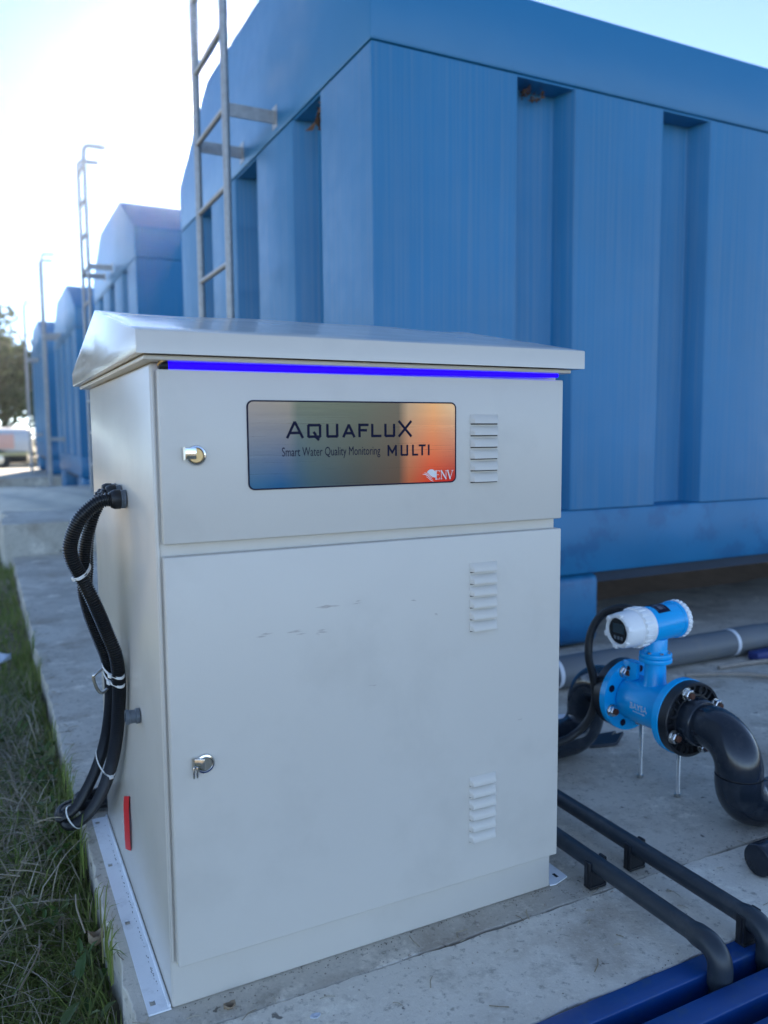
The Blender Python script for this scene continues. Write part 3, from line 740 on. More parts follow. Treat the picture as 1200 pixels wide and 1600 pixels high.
for k in range(70):
    y = rng.uniform(.06, .66)
    if rng.random() < .45: y = rng.choice([.12, .2, .33, .42, .5])+rng.gauss(0, .02)
    x_ = -.0105+rng.gauss(0, .0007); L_ = rng.uniform(.0006, .0035)
    m.add([(x_, y-L_, .00372), (x_+rng.uniform(.0004, .001), y, .00372), (x_+.0002, y+L_, .00372), (x_-.0005, y, .00372)], [(0, 1, 2, 3)])
obj('chipped_weld', m, M['black'], fl, smooth=False, kind='stuff')
m = MB(); m.prism([(.7095, .020, .0009), (.722, .0185, .0009), (.757, .029, .0009), (.757, .7, .0009), (.7095, .7, .0009)], (0, 0, .0027)); f2 = obj('mounting_flange', m, M['galv_white'], cab)
m = MB(); m.prism([(.735, .035, .0037), (.741, .035, .0037), (.741, .048, .0037), (.735, .048, .0037)], (0, 0, .0003)); obj('slot', m, M['black'], f2)
# red tape stuck upright on the left side
m = MB(); pts = [(.386, .181), (.3865, .155), (.381, .128), (.386, .098), (.392, .072)]
n = len(pts); vs = [(-.0008-.0022*math.sin(i/(n-1)*math.pi), y+q, z-q*.42) for i, (y, z) in enumerate(pts) for q in (-.034, .034)]
m.add(vs, [(2*i, 2*i+1, 2*i+3, 2*i+2) for i in range(n-1)])
m.add([(v[0]-.0004, v[1], v[2]) for v in vs], [(2*i, 2*i+2, 2*i+3, 2*i+1) for i in range(n-1)])
obj('red_tape', m, M['red'], cab)
# glands on the left side
def gland(y, z, r=.0155):
    m = MB(); m.lathe((-.0005, y, z), (-1, 0, 0), [(r*1.02, 0), (r*1.02, .004)], 30); g = obj('cable_gland', m, M['gland_grey'], cab, bevel=.0006)
    m = MB(); m.lathe((-.0046, y, z), (-1, 0, 0), [(r*1.12, 0), (r*1.12, .004)], 6); obj('lock_nut', m, M['gland_grey'], g, bevel=.0008)
    m = MB(); m.lathe((-.0087, y, z), (-1, 0, 0), [(r*1.05, 0), (r*1.05, .010), (r*.98, .0125), (r*.86, .016)], 24); obj('gland_cap', m, M['rubber'], g, bevel=.0006)
gland(.262, .7515); gland(.312, .757); gland(.362, .757)
m = MB(); m.lathe((-.0005, .207, .395), (-1, 0, 0), [(.0128, 0), (.0128, .006), (.0112, .0068), (.0112, .016), (.0122, .0165), (.0122, .022), (.0085, .022), (.0085, .008)], 28); obj('hose_port', m, M['gland_grey'], cab)
ringp = [(-.002, .40, .452), (-.020, .372, .446), (-.048, .36, .432), (-.053, .36, .424), (-.047, .36, .402), (-.038, .36, .395), (-.020, .368, .408), (-.002, .39, .415)]
m = MB(); m.tube(catmull(ringp, 5), .0026, 10); obj('wire_hanger', m, M['steel'], cab)

# ------------------------------------------------------------------ corrugated conduits tied in a bundle
cb = thing('conduit_bundle', (-.05, .4, 0), 'black corrugated conduits tied together, hanging down the left side of the cabinet', 'cable conduit')
def corr(path, r, pitch=.0042, n=18):
    P = resample(catmull(path, 14), pitch/4); m = MB(); rr = []
    for i in range(len(P)): rr.append(r*(1.0 if i % 4 in (0, 1) else .83))
    m.tube(P, r, n, rr=rr); return m
c1 = [(-.022, .262, .7515), (-.034, .262, .751), (-.049, .265, .744), (-.073, .27, .720), (-.088, .28, .681), (-.086, .285, .652), (-.072, .29, .619), (-.055, .29, .577), (-.036, .30, .523), (-.022, .30, .479), (-.0165, .31, .432), (-.0155, .33, .379), (-.0165, .37, .306), (-.021, .43, .227), (-.030, .52, .139), (-.046, .61, .062), (-.068, .665, .018), (-.085, .70, .004), (-.088, .735, .012), (-.07, .75, .016), (-.03, .748, .0155), (.02, .74, .0155)]
c2 = [(-.022, .312, .757), (-.030, .312, .753), (-.046, .315, .722), (-.057, .32, .686), (-.062, .325, .655), (-.063, .328, .625), (-.066, .33, .593), (-.057, .34, .545), (-.042, .347, .496), (-.030, .352, .458), (-.024, .362, .418), (-.022, .392, .361), (-.027, .432, .287), (-.036, .492, .215), (-.049, .56, .144), (-.066, .64, .070), (-.086, .69, .030), (-.098, .72, .014), (-.09, .765, .012), (-.05, .78, .016), (.02, .78, .0155)]
c3 = [(-.022, .362, .757), (-.030, .362, .752), (-.040, .36, .722), (-.048, .362, .686), (-.052, .36, .655), (-.053, .358, .625), (-.055, .36, .593), (-.047, .37, .545), (-.035, .377, .496), (-.025, .38, .458), (-.020, .39, .418), (-.0185, .42, .361), (-.021, .46, .287), (-.030, .52, .215), (-.043, .588, .144), (-.056, .66, .080), (-.060, .71, .045), (-.055, .745, .044), (-.03, .76, .04), (.02, .76, .04)]
obj('conduit', corr(c1, .0120), M['conduit'], cb); obj('conduit', corr(c2, .0110), M['conduit'], cb); obj('conduit', corr(c3, .0088), M['conduit'], cb)
def zip_tie(c, d, rx, ry, ux, head_ang):
    """flattened loop round the bundle; c centre, d bundle direction, ux wide axis"""
    c, d = Vector(c), Vector(d).normalized(); u = (Vector(ux)-d*Vector(ux).dot(d)).normalized(); v = d.cross(u); m = MB(); n = 30; vs = []
    for k in range(n):
        a = 2*math.pi*k/n; p = c+u*(rx*math.cos(a))+v*(ry*math.sin(a)); o_ = (u*math.cos(a)+v*math.sin(a))
        for (h, q) in ((-.0028, 0), (.0028, 0), (.0028, .0016), (-.0028, .0016)): vs.append(p+d*h+o_*q)
    m.add(vs, [(4*k+j, 4*((k+1) % n)+j, 4*((k+1) % n)+(j+1) % 4, 4*k+(j+1) % 4) for k in range(n) for j in range(4)])
    a = R(head_ang); p = c+u*((rx+.002)*math.cos(a))+v*((ry+.002)*math.sin(a)); o_ = (u*math.cos(a)+v*math.sin(a)).normalized()
    m.obox(p, d, o_, d.cross(o_), .0038, .0028, .0036); obj('zip_tie', m, M['white_plastic'], cb, bevel=.0007)
def dirv(a, b): return Vector(b)-Vector(a)
vd = Vector((-.35, -.85, .3))
K1, K2 = catmull(c1, 14), catmull(c2, 14)
def tie(z, rx, ry, hd, lo=40):
    i = min(range(lo, len(K1)-60), key=lambda k: abs(K1[k].z-z)); a = K1[i]; b = min(K2, key=lambda q: (q-a).length)
    zip_tie((a+b)/2, K1[i+1]-K1[i-1], (b-a).length/2+rx, ry, b-a, hd)
tie(.626, .0128, .0130, 225)
tie(.441, .0128, .0130, 240)
tie(.425, .0128, .0130, 250)
tie(.214, .0128, .0130, 190)
tie(.022, .0128, .0130, 150)

# ------------------------------------------------------------------ flow meter
AX, AZ = 1.200, .205
YB0, YB1 = .1555, .1745        # near blue flange
YF0, YF1 = .3255, .3445        # far blue flange
fm = thing('flow_meter', (AX, .25, 0), 'bright blue flow meter with white display head bolted between black pipe flanges', 'flow meter')
m = MB(); m.lathe((AX, YB1-.001, AZ), (0, 1, 0), [(.050, 0), (.0555, .006), (.0565, .012), (.0565, .140), (.0555, .146), (.050, YF0-YB1+.002)], 56); tube_o = obj('flow_tube', m, M['meter_blue'], fm)
ANG = [22.5, 112.5, 202.5, 292.5]
def on_circle(a, r, y): return (AX+r*math.cos(R(a)), y, AZ+r*math.sin(R(a)))
for y0, y1 in ((YB0, YB1), (YF0, YF1)):
    m = MB(); m.lathe((AX, y0, AZ), (0, 1, 0), [(.040, 0), (.0865, 0), (.0875, .0012), (.0875, y1-y0-.0012), (.0865, y1-y0), (.040, y1-y0)], 64, close=False)
    f_ = obj('flange', m, M['meter_blue'], fm)
    m = MB()
    for a in (67.5, 157.5, 247.5, 337.5): m.lathe(on_circle(a, .0700, y0-.0006), (0, 1, 0), [(.0088, 0), (.0088, .0004)], 20)
    obj('bolt_hole', m, M['ink'], f_)
m = MB(); m.lathe((AX, .25, AZ+.048), (0, 0, 1), [(.030, 0), (.026, .012), (.0245, .05), (.0245, .062)], 32); obj('neck', m, M['meter_blue'], fm)
m = MB(); m.lathe((AX, .25, .3105), (0, 0, 1), [(.035, 0), (.0385, .0015), (.0385, .0105), (.035, .012)], 40); obj('neck_flange', m, M['meter_blue'], fm, bevel=.0008)
m = MB(); m.lathe((AX, .25, .3230), (0, 0, 1), [(.0365, 0), (.0375, .001), (.0375, .0095), (.030, .012), (.0265, .018), (.0265, .045)], 40); nk = obj('swivel_collar', m, M['meter_blue'], fm, bevel=.0008)
for a in (200, 250, 290):
    p_ = (AX+.032*math.cos(R(a)), .25+.032*math.sin(R(a)), .3355); m = MB(); m.lathe(p_, (0, 0, 1), [(.0042, 0), (.0042, .0035), (.003, .0042)], 12); obj('screw', m, M['chrome'], nk)
# gusset by the neck
m = MB(); m.prism([(AX-.028, .283, .262), (AX-.028, .326, .240), (AX-.028, .326, .300), (AX-.028, .283, .300)], (.012, 0, 0)); g_ = obj('grounding_lug', m, M['meter_blue'], fm, bevel=.001)
m = MB(); m.lathe((AX-.0282, .308, .283), (-1, 0, 0), [(.0055, 0), (.0055, .0003)], 16); obj('lug_hole', m, M['ink'], g_)
# transmitter head
H0, HD = Vector((1.0770, .250, .3985)), Vector((1, .015, .045)).normalized()
def hp(h): return H0+HD*(h*.90)
m = MB(); m.lathe(hp(.095), HD, [(.041, 0), (.0426, .003), (.0426, .088), (.0450, .0905), (.0450, .0965), (.0426, .098)], 52); hb = obj('transmitter_body', m, M['meter_blue'], fm)
m = MB(); m.lathe(hp(0), HD, [(.0302, .0065), (.0311, .0005), (.0362, 0), (.0398, .004), (.0418, .012), (.0433, .0468), (.0457, .0486), (.0457, .0740), (.0444, .0755), (.0444, .0850), (.041, .0860)], 60, close=False); fc = obj('front_cap', m, M['meter_white'], fm)
u_ = HD.cross(Vector((0, 0, 1))).normalized(); v_ = u_.cross(HD)
for k in range(20):
    a = 2*math.pi*k/20; d = u_*math.cos(a)+v_*math.sin(a)
    m = MB(); m.obox(hp(.068)+d*.0457, HD, d, HD.cross(d), .0115, .0022, .0046); obj('grip_rib', m, M['meter_white'], fc, bevel=.0008)
for k in range(6):
    a = 2*math.pi*(k+.3)/6; d = u_*math.cos(a)+v_*math.sin(a)
    m = MB(); m.obox(hp(.0035)+d*.0366, HD, d, HD.cross(d), .0045, .0052, .0065); obj('cap_lug', m, M['meter_white'], fc, bevel=.0012)
m = MB(); m.lathe(hp(.0064), -HD, [(.0304, 0), (.0304, .0004), (.0297, .0010)], 48); dp = obj('display_window', m, M['glass'], fc)
# upright of the display: world z projected on the face
zd = (Vector((0, 0, 1))-HD*HD.z).normalized(); xd = zd.cross(HD).normalized()
fcn = hp(.0052)
m = MB(); m.obox(fcn+zd*.006, xd, zd, -HD, .0176, .0113, .0003); obj('lcd_screen', m, M['lcd'], dp)
for k in (-1, 0, 1):
    m = MB(); m.obox(fcn-zd*.0165+xd*(.0105*k)-zd*(0), xd, zd, -HD, .0036, .0040, .0005); obj('button', m, M['gland_grey'], dp, bevel=.0004)
m = MB(); m.lathe(hp(.2045), HD, [(.0415, 0), (.0438, .001), (.0438, .013), (.0415, .016), (.027, .019)], 52); rc = obj('rear_cap', m, M['meter_white'], fm)
for k in range(24):
    a = 2*math.pi*k/24; d = u_*math.cos(a)+v_*math.sin(a)
    m = MB(); m.obox(hp(.2125)+d*.0440, HD, d, HD.cross(d), .0055, .0018, .0034); obj('grip_rib', m, M['meter_white'], rc, bevel=.0006)
# curved rating plate on the head
up_d = (Vector((0, -.30, 1))-HD*Vector((0, -.30, 1)).dot(HD)).normalized(); sd = HD.cross(up_d)
def curved_patch(m, h0, h1, a0, a1, r, n=10):
    vs = []
    for i in range(n+1):
        a = R(a0+(a1-a0)*i/n); d = up_d*math.cos(a)+sd*math.sin(a); vs += [hp(h0)+d*r, hp(h1)+d*r]
    m.add(vs, [(2*i, 2*i+1, 2*i+3, 2*i+2) for i in range(n)])
m = MB(); curved_patch(m, .115, .158, -34, 26, .04290); rp = obj('rating_plate', m, M['ink'], hb)
m = MB()
for h0, h1, a0, a1 in ((.119, .121, -20, 16), (.128, .142, -6, 12), (.128, .142, -24, -10), (.146, .148, -24, 14), (.152, .1535, -20, -2)):
    curved_patch(m, h0, h1, a0, a1, .04300, 5)
obj('plate_print', m, mat('faint_print', (.10, .11, .14), .5), rp)
# lettering BAYSA and its arrow, wrapped on the tube
V, F = font_mesh('BAYSA'); ax_, bx_ = min(v.x for v in V), max(v.x for v in V)
rt = .0567; a_c = R(183); yA, yB = .272, .218
m = MB(); m.add([(AX+rt*math.cos(a_c-(v.y/.729*.0150-.002)/rt), yA+(v.x-ax_)/(bx_-ax_)*(yB-yA), AZ+rt*math.sin(a_c-(v.y/.729*.0150-.002)/rt)) for v in V], F)
obj('lettering', m, M['white_print'], tube_o, smooth=False)
m = MB()
def wrap(y, s): a = a_c-s/rt; return (AX+rt*math.cos(a), y, AZ+rt*math.sin(a))
m.add([wrap(.263, -.0085), wrap(.231, -.0085), wrap(.231, -.0070), wrap(.263, -.0070)], [(0, 1, 2, 3)])
m.add([wrap(.232, -.0045), wrap(.224, -.0078), wrap(.232, -.0110)], [(0, 1, 2)])
obj('arrow', m, M['white_print'], tube_o, smooth=False)
# bolts: nuts with rusty ends on the near black flange, heads on the far blue flange
def bolt(x, z, y_nut, y_back, far):
    m = MB(); m.lathe((x, y_back, z), (0, -1, 0), [(.0072, 0), (.0072, y_back-y_nut+.015)], 16); b_ = obj('bolt', m, M['steel'], fm)
    m = MB(); m.lathe((x, y_nut, z), (0, -1, 0), [(.0150, 0), (.0150, .0022)], 24); obj('washer', m, M['steel'], b_)
    m = MB(); m.lathe((x, y_nut-.0023, z), (0, -1, 0), [(.0128, 0), (.0135, .001), (.0135, .010), (.0120, .0118)], 6); obj('nut', m, M['chrome'], b_, bevel=.0006)
    m = MB(); m.lathe((x, y_nut-.0142, z), (0, -1, 0), [(.0074, 0), (.0074, .0042), (.0062, .0055)], 16); obj('bolt_end', m, M['rust'], b_)
for a in ANG:
    x, _, z = on_circle(a, .0700, 0); bolt(x, z, .1295, .1820, False); bolt(x, z, .3250, .377, True)
# threaded rods propping the meter
for y in (.183, .303):
    m = MB(); x_ = 1.2125; zz = [0]; P = resample([Vector((x_, y, .0065)), Vector((x_, y, .156))], .0012); m.tube(P, .0045, 10, rr=[.0047 if i % 2 else .0040 for i in range(len(P))]); r_ = obj('support_rod', m, M['steel'], fm)
    m = MB(); m.lathe((x_, y, .0008), (0, 0, 1), [(.0082, 0), (.0082, .0055)], 6); obj('nut', m, M['steel'], r_)

# ------------------------------------------------------------------ black pipework on either side of the meter
def black_flange(y_face, sgn, parent):
    """moulded flange: rim, hub, bosses and ribs round recessed pockets; y_face on the pipe side"""
    y0 = y_face
    d = (0, sgn, 0)
    m = MB(); m.lathe((AX, y0+sgn*.010, AZ), d, [(.045, 0), (.0840, 0), (.0840, .0145), (.045, .0145)], 56, close=False); f = obj('pipe_flange', m, M['flange_black'], parent)
    m = MB(); m.lathe((AX, y0, AZ), d, [(.0785, .011), (.0790, .0005), (.0842, 0), (.0860, .002), (.0860, .0242), (.0842, .0245)], 56, close=False); obj('flange_rim', m, M['flange_black'], f)
    m = MB(); m.lathe((AX, y0, AZ), d, [(.0560, .011), (.0560, 0), (.0600, .0005), (.0610, .011)], 48, close=False); obj('flange_hub', m, M['flange_black'], f)
    for k in range(8):
        a = 22.5+45*k
        m = MB(); m.lathe(on_circle(a, .0700, y0), d, [(.0092, .011), (.0092, .0002), (.0128, 0), (.0138, .011)], 20, close=False); obj('boss', m, M['flange_black'], f)
        if a % 90 > 45:
            m = MB(); m.lathe(on_circle(a, .0700, y0+sgn*.0060), d, [(.0090, 0), (.0090, .0003)], 16); obj('bolt_hole', m, M['black'], f)
        a2 = a+22.5; cx = Vector(on_circle(a2, .0700, y0+sgn*.006)); rd = Vector((math.cos(R(a2)), 0, math.sin(R(a2)))); td = Vector((-math.sin(R(a2)), 0, math.cos(R(a2))))
        m = MB(); m.obox(cx, rd, td, (0, 1, 0), .0092, .0016, .0048); obj('web_rib', m, M['flange_black'], f)
PR = .0458
fp = thing('drain_pipe', (AX, .02, 0), 'glossy black bent pipe in front of the blue meter, down to the concrete', 'pipe')
black_flange(.1305, 1, fp)
VY = .006
bend = arc((AX, VY+.072, AZ-.072), (0, 0, 1), (0, -1, 0), .072, 12)
m = MB(); m.tube([(AX, .139, AZ), (AX, .108, AZ), (AX, .100, AZ)], .0525, 44, rr=[.0555, .0535, .0505]); obj('collar', m, M['pvc_black'], fp, bevel=.0015)
m = MB(); pth = [Vector((AX, .150, AZ)), Vector((AX, .11, AZ))]+bend+[Vector((AX, VY, .128))]
m.tube(pth, PR, 44, rr=[PR-.002, PR-.002]+[PR+.003]*(len(pth)-2)); obj('upper_elbow', m, M['pvc_black'], fp)
m = MB(); m.tube([(AX, VY, .1272), (AX, VY, .1245)], PR+.0005, 44); obj('joint_bead', m, M['flange_black'], fp)
low = [Vector((AX, VY, .124))]+[Vector((AX, VY, .118))]+[Vector((AX+.060-.060*math.cos(t*math.pi/24), VY, .112-.060*math.sin(t*math.pi/24))) for t in range(13)]+[Vector((AX+.078, VY, .052))]
m = MB(); m.tube(low, PR+.003, 44); obj('lower_elbow', m, M['pvc_black'], fp)
m = MB(); m.lathe((AX+.0782, VY, .052), (1, 0, 0), [(.0425, -.02), (.0425, .002), (.0492, .002), (.0492, 0), (.044, -.002)], 40, close=False); obj('cut_rim', m, M['debris'], fp)
m = MB(); m.tube([(AX+.074, VY, .052), (AX+.60, VY, .052)], .0418, 40); obj('inner_pipe', m, M['pvc_pale'], fp)

bp_ = thing('supply_pipe', (AX, .5, 0), 'black bent pipe behind the meter running down and back behind the cabinet', 'pipe')
black_flange(.3695, -1, bp_)
VYB = .492
bend = arc((AX, VYB-.070, AZ-.070), (0, 0, 1), (0, 1, 0), .070, 12)
m = MB(); pth = [Vector((AX, .352, AZ)), Vector((AX, .40, AZ))]+bend+[Vector((AX, VYB, .128))]
m.tube(pth, PR+.003, 40); obj('upper_elbow', m, M['pvc_black'], bp_)
low = [Vector((AX, VYB, .1285)), Vector((AX, VYB, .118))]+[Vector((AX-.060+.060*math.cos(t*math.pi/24), VYB, .112-.060*math.sin(t*math.pi/24))) for t in range(13)]+[Vector((AX-.10, VYB, .052)), Vector((.78, VYB, .052))]
m = MB(); m.tube(low, PR+.0034, 40); obj('lower_elbow', m, M['pvc_black'], bp_)
m = MB(); m.tube(catmull([(1.205, .285, .405), (1.165, .30, .432), (1.143, .33, .428), (1.126, .36, .406), (1.105, .37, .363), (1.100, .37, .307), (1.118, .372, .248), (1.136, .385, .185), (1.128, .40, .13), (1.10, .42, .09), (1.04, .425, .075), (.78, .42, .06)], 9), .0098, 14)
solo('signal_cable', m, M['rubber'], (1.1, .37, .01), 'thick black cable looping from the meter head down behind its blue flange', 'cable')

# ------------------------------------------------------------------ pair of small grey pipes on clips
def clip(x, y, z, parent, zc, base_z):
    m = MB(); m.box(x-.0200, x+.0200, y-.0095, y+.0095, base_z+.001, base_z+.006); c = obj('pipe_clip', m, M['flange_black'], parent, bevel=.001)
    for s_ in (-1, 1):
        m = MB(); m.box(x+s_*.0183-.0022, x+s_*.0183+.0022, y-.0085, y+.0085, base_z+.0062, zc+.008); obj('clip_arm', m, M['flange_black'], c, bevel=.001)
        m = MB(); m.box(x+s_*.0212-.0008, x+s_*.0212+.0008, y-.0030, y+.0030, base_z+.0062, zc+.005); obj('clip_rib', m, M['flange_black'], c)
    m = MB(); m.box(x-.0158, x+.0158, y-.0070, y+.0070, base_z+.0062, zc-.010); obj('clip_web', m, M['flange_black'], c)
    m = MB(); m.tube([(x+.0170, y-.0070, zc+.0092), (x+.0170, y+.0070, zc+.0092)], .0042, 8); obj('clip_latch', m, M['flange_black'], c)
def small_pipe(name, x, y1, clips, label, zc=.0455, r=.0163, vy=-.3055):
    t = thing(name, (x, 0, 0), label, 'pipe', 'small grey pipes clipped to the slab')
    m = MB(); m.tube([(x, y1, zc), (x, .2, zc+.0008), (x, vy+.05, zc)], r, 28); obj('straight_run', m, M['pvc_grey'], t)
    rb = .030; b_ = [Vector((x, vy+.057, zc)), Vector((x, vy+.045, zc))]+arc((x, vy+rb, zc-rb), (0, 0, 1), (0, -1, 0), rb, 10)+[Vector((x, vy, zc-rb-.028))]
    m = MB(); m.tube(b_, r+.0028, 28, rr=[r+.0003]+[r+.0028]*(len(b_)-1)); obj('elbow', m, M['pvc_grey'], t)
    m = MB(); m.tube([(x, vy, zc-rb-.026), (x, vy, -.12)], r, 24); obj('drop_pipe', m, M['pvc_grey'], t)
    for y, bz in clips: clip(x, y, zc, t, zc, bz)
small_pipe('small_pipe', .785, .62, [(-.018, .0005), (.40, .0)], 'small grey pipe nearer the cabinet front, bending down between the blue beams')
small_pipe('small_pipe', .897, .62, [(-.004, .0), (.40, .0), (-.266, .0005)], 'small grey pipe farther from the cabinet, clipped to the rear blue beam at right edge')
m = MB(); m.tube([(1.082, -.136, .0325), (1.086, -.136, .0325), (1.5, -.136, .0325)], .0315, 32, rr=[.0295, .0318, .0318])
t = solo('pipe_stub', m, M['pvc_black'], (1.06, -.142, 0), 'short capped black pipe end lying on the slab at the right edge', 'pipe', bevel=.002)

# long grey pipe under the tank edge, with white joint rings
t = thing('drain_line', (2, .955, 0), 'long weathered grey pipe lying along the foot of the big blue tank', 'pipe')
m = MB(); m.tube([(.3, .955, .052), (2.0, .955, .053), (2.29, .955, .052), (6.5, .955, .052)], .0505, 32); obj('pipe_run', m, M['pvc_pale'], t)
for x in (1.455, 2.295, 4.1):
    m = MB(); m.tube([(x, .955, .0525), (x+.016, .955, .0525)], .0522, 32); obj('joint_ring', m, M['scrap_white'], t)
    m = MB(); m.tube([(x+.017, .955, .0525), (x+.16, .955, .0525)], .0535, 32); obj('coupling', m, M['pvc_pale'], t)

# ------------------------------------------------------------------ deep blue steel beams in the pit at lower right
for i, (y0, y1, lab) in enumerate(((-.2905, -.2525, 'rear deep blue steel beam flush with the concrete edge, carrying a pipe clip'),
                                   (-.3640, -.3235, 'middle deep blue steel beam, in front of the down-turned small pipe'),
                                   (-.440, -.3970, 'front deep blue steel beam, only its corner in the bottom right corner'))):
    t = thing('steel_beam', (1.3, (y0+y1)/2, -.1), lab, 'beam', 'deep blue steel beams')
    m = MB(); m.box(.02+.0*i, 3.2, y0, y1, -.078, .0025); obj('beam_tube', m, M['beam'], t, bevel=.004, seg=3)
    m = MB(); m.box(.012, .0195, y0-.003, y1+.003, -.080, .004); obj('end_plate', m, M['beam'], t, bevel=.001)
m = MB(); m.box(-.4, 3.4, -.50, -.2515, -.30, -.112); o = obj('pit_floor', m, M['soil']); o['kind'] = 'structure'

# ------------------------------------------------------------------ thin haze towards the low sun
hm = bpy.data.materials.new('haze_air'); hm.use_nodes = True; hn = hm.node_tree
hn.nodes.remove(hn.nodes['Principled BSDF']); pv = hn.nodes.new('ShaderNodeVolumePrincipled')
pv.inputs['Color'].default_value = (.93, .96, 1, 1); pv.inputs['Density'].default_value = HAZE; pv.inputs['Anisotropy'].default_value = .90
hn.links.new(pv.outputs[0], hn.nodes['Material Output'].inputs['Volume'])
m = MB(); m.box(-1000, 1000, -1000, 1600, -1.6, 8.2); o = obj('haze', m, hm, smooth=False); o['kind'] = 'stuff'

# ------------------------------------------------------------------ litter
m = MB(); m.prism([(1.225, .50, .002), (1.30, .478, .004), (1.345, .50, .020), (1.315, .515, .010), (1.36, .545, .004), (1.25, .56, .002)], (0, .004, .006))
solo('rubber_scrap', m, M['flange_black'], (1.28, .52, 0), 'torn black scrap lying on the slab behind the supply pipe elbow', 'scrap')
m = MB(); m.obox((1.34, .70, .006), (1, -.42, 0), (.42, 1, 0), (0, 0, 1), .16, .016, .004)
solo('white_strip', m, M['scrap_white'], (1.34, .70, 0), 'flat white plastic strip on the slab behind the black pipe', 'strip', bevel=.001)
def stick(pts, r, label):
    m = MB(); m.tube(catmull(pts, 4), r, 7); solo('dry_stick', m, M['wood'], pts[0], label, 'stick', 'pale sticks by the tank')
stick([(2.12, .845, .008), (2.24, .835, .010), (2.36, .82, .008)], .008, 'short pale stick lying next to the long grey pipe')
stick([(1.95, .84, .008), (2.10, .76, .012), (2.28, .62, .008)], .007, 'longest pale stick slanting across the concrete, lowest of the three')
stick([(2.33, .84, .006), (2.36, .73, .009), (2.34, .60, .007)], .007, 'pale stick at the right edge that meets the other two')
m = MB(); m.box(2.32, 2.95, .84, .885, .003, .035); solo('navy_bar', m, M['bar_blue'], (2.6, .86, 0), 'dark blue bar on the ground in front of the long grey pipe at right', 'bar', bevel=.004)
def crumple(name, c, sx, sy, h, mt, label, cat, seed, n=7, curl=.0):
    rng = random.Random(seed); m = MB(); vs = []
    for j in range(n):
        for i in range(n):
            u, v = i/(n-1)*2-1, j/(n-1)*2-1; tap = 1-.75*abs(u)**2.2
            vs.append((c[0]+u*sx, c[1]+v*sy*tap, c[2]+h*(.5+rng.uniform(-.35, .35))+curl*(v*v)*.9+curl*.4*u*u))
    m.add(vs, [(j*n+i, j*n+i+1, (j+1)*n+i+1, (j+1)*n+i) for j in range(n-1) for i in range(n-1)])
    o = solo(name, m, mt, c, label, cat); s_ = o.modifiers.new('thick', 'SOLIDIFY'); s_.thickness = .0012; return o
crumple('crumpled_paper', (-.235, 2.23, -.02), .085, .10, .03, M['paper'], 'crumpled white paper lying in the grass at the left edge', 'paper', 4, curl=.02)
crumple('dry_leaf', (-.076, .285, -.035), .013, .010, .005, M['dry'], 'curled brown dry leaf standing against the concrete edge in the grass', 'leaf', 9, curl=.022)
crumple('leaf_fragment', (.077, -.022, .001), .009, .007, .003, M['dry'], 'crumpled brown leaf bit on the concrete in front of the cabinet foot', 'leaf', 12, curl=.008)
crumple('paper_fragment', (.185, -.096, .001), .008, .006, .002, M['paper'], 'tiny pale paper bit on the concrete at the bottom edge', 'paper', 15, curl=.003)
# grit and chips on the slab
m = MB(); rng = random.Random(21)
for k in range(900):
    x = rng.uniform(.0, 1.9); y = rng.uniform(-.24, 1.15) if rng.random() < .6 else SJ+rng.gauss(0, .03)
    if y < -.24: continue
    s = rng.uniform(.0006, .0024)*(1 if rng.random() < .93 else 1.8); p0 = Vector((x, y, .0006))
    a = rng.random()*6.3; vs = [p0+Vector((math.cos(a+q)*s*rng.uniform(.7, 1.3), math.sin(a+q)*s*rng.uniform(.7, 1.3), 0)) for q in (0, 2.1, 4.2)]+[p0+Vector((0, 0, s*.8))]
    m.add(vs, [(0, 1, 3), (1, 2, 3), (2, 0, 3)])
tag(obj('grit', m, M['wood'], smooth=False), 'loose grit and chips scattered on the concrete slab', 'grit', kind='stuff')

# ------------------------------------------------------------------ grass beside the slab
def blades(name, n, region, hmin, hmax, wid, m_, lean, seed, label, zoff=0.0, flat=0.0):
    rng = random.Random(seed); V = []; F = []
    for k in range(n):
        x, y = region(rng); z = ground_z(x, y)+zoff; h = rng.uniform(hmin, hmax)*(.6+.6*rng.random()); a = rng.random()*6.283
        ln = rng.uniform(.15, 1)*lean; d = Vector((math.cos(a), math.sin(a), 0)); s = Vector((-d.y, d.x, 0))*wid*rng.uniform(.6, 1.3)
        p0 = Vector((x, y, z-.01)); up = Vector((0, 0, 1)); hh = h*(1-flat*rng.random())
        pts = [p0+d*(ln*h*t**1.8)+up*(hh*(t-.35*ln*t*t)) for t in (0, .38, .72, 1)]
        if any(q.x > SX-.004 and q.z < .003 and q.y < SY1 for q in pts) or pts[-1].x > SX+.05: continue
        b = len(V); V += [pts[0]-s, pts[0]+s, pts[1]-s*.9, pts[1]+s*.9, pts[2]-s*.6, pts[2]+s*.6, pts[3]]
        F += [(b, b+1, b+3, b+2), (b+2, b+3, b+5, b+4), (b+4, b+5, b+6)]
    me = bpy.data.meshes.new(name); me.from_pydata(V, [], F); me.materials.append(m_); o = bpy.data.objects.new(name, me); COL.objects.link(o)
    tag(o, label, name.replace('_', ' '), kind='stuff'); return o
def reg_near(rng): return (SX-.002-abs(rng.gauss(0, .32)), rng.uniform(-.45, 2.2))
def reg_edge(rng): return (SX-.003-abs(rng.gauss(0, .035)), rng.uniform(-.3, 2.8))
def reg_far(rng): return (SX-.01-1.5*rng.random()**1.3, 2.0+4.5*rng.random())
def reg_side(rng): return (-.4-2.6*rng.random(), -.8+3.2*rng.random())
blades('grass', 21000, reg_near, .05, .12, .0021, M['grass'], 1.9, 31, 'green grass growing against the left side of the slab', flat=.3)
blades('edge_grass', 3400, reg_edge, .04, .12, .0015, M['grass'], .9, 32, 'short green grass tufts along the slab side', flat=.2)
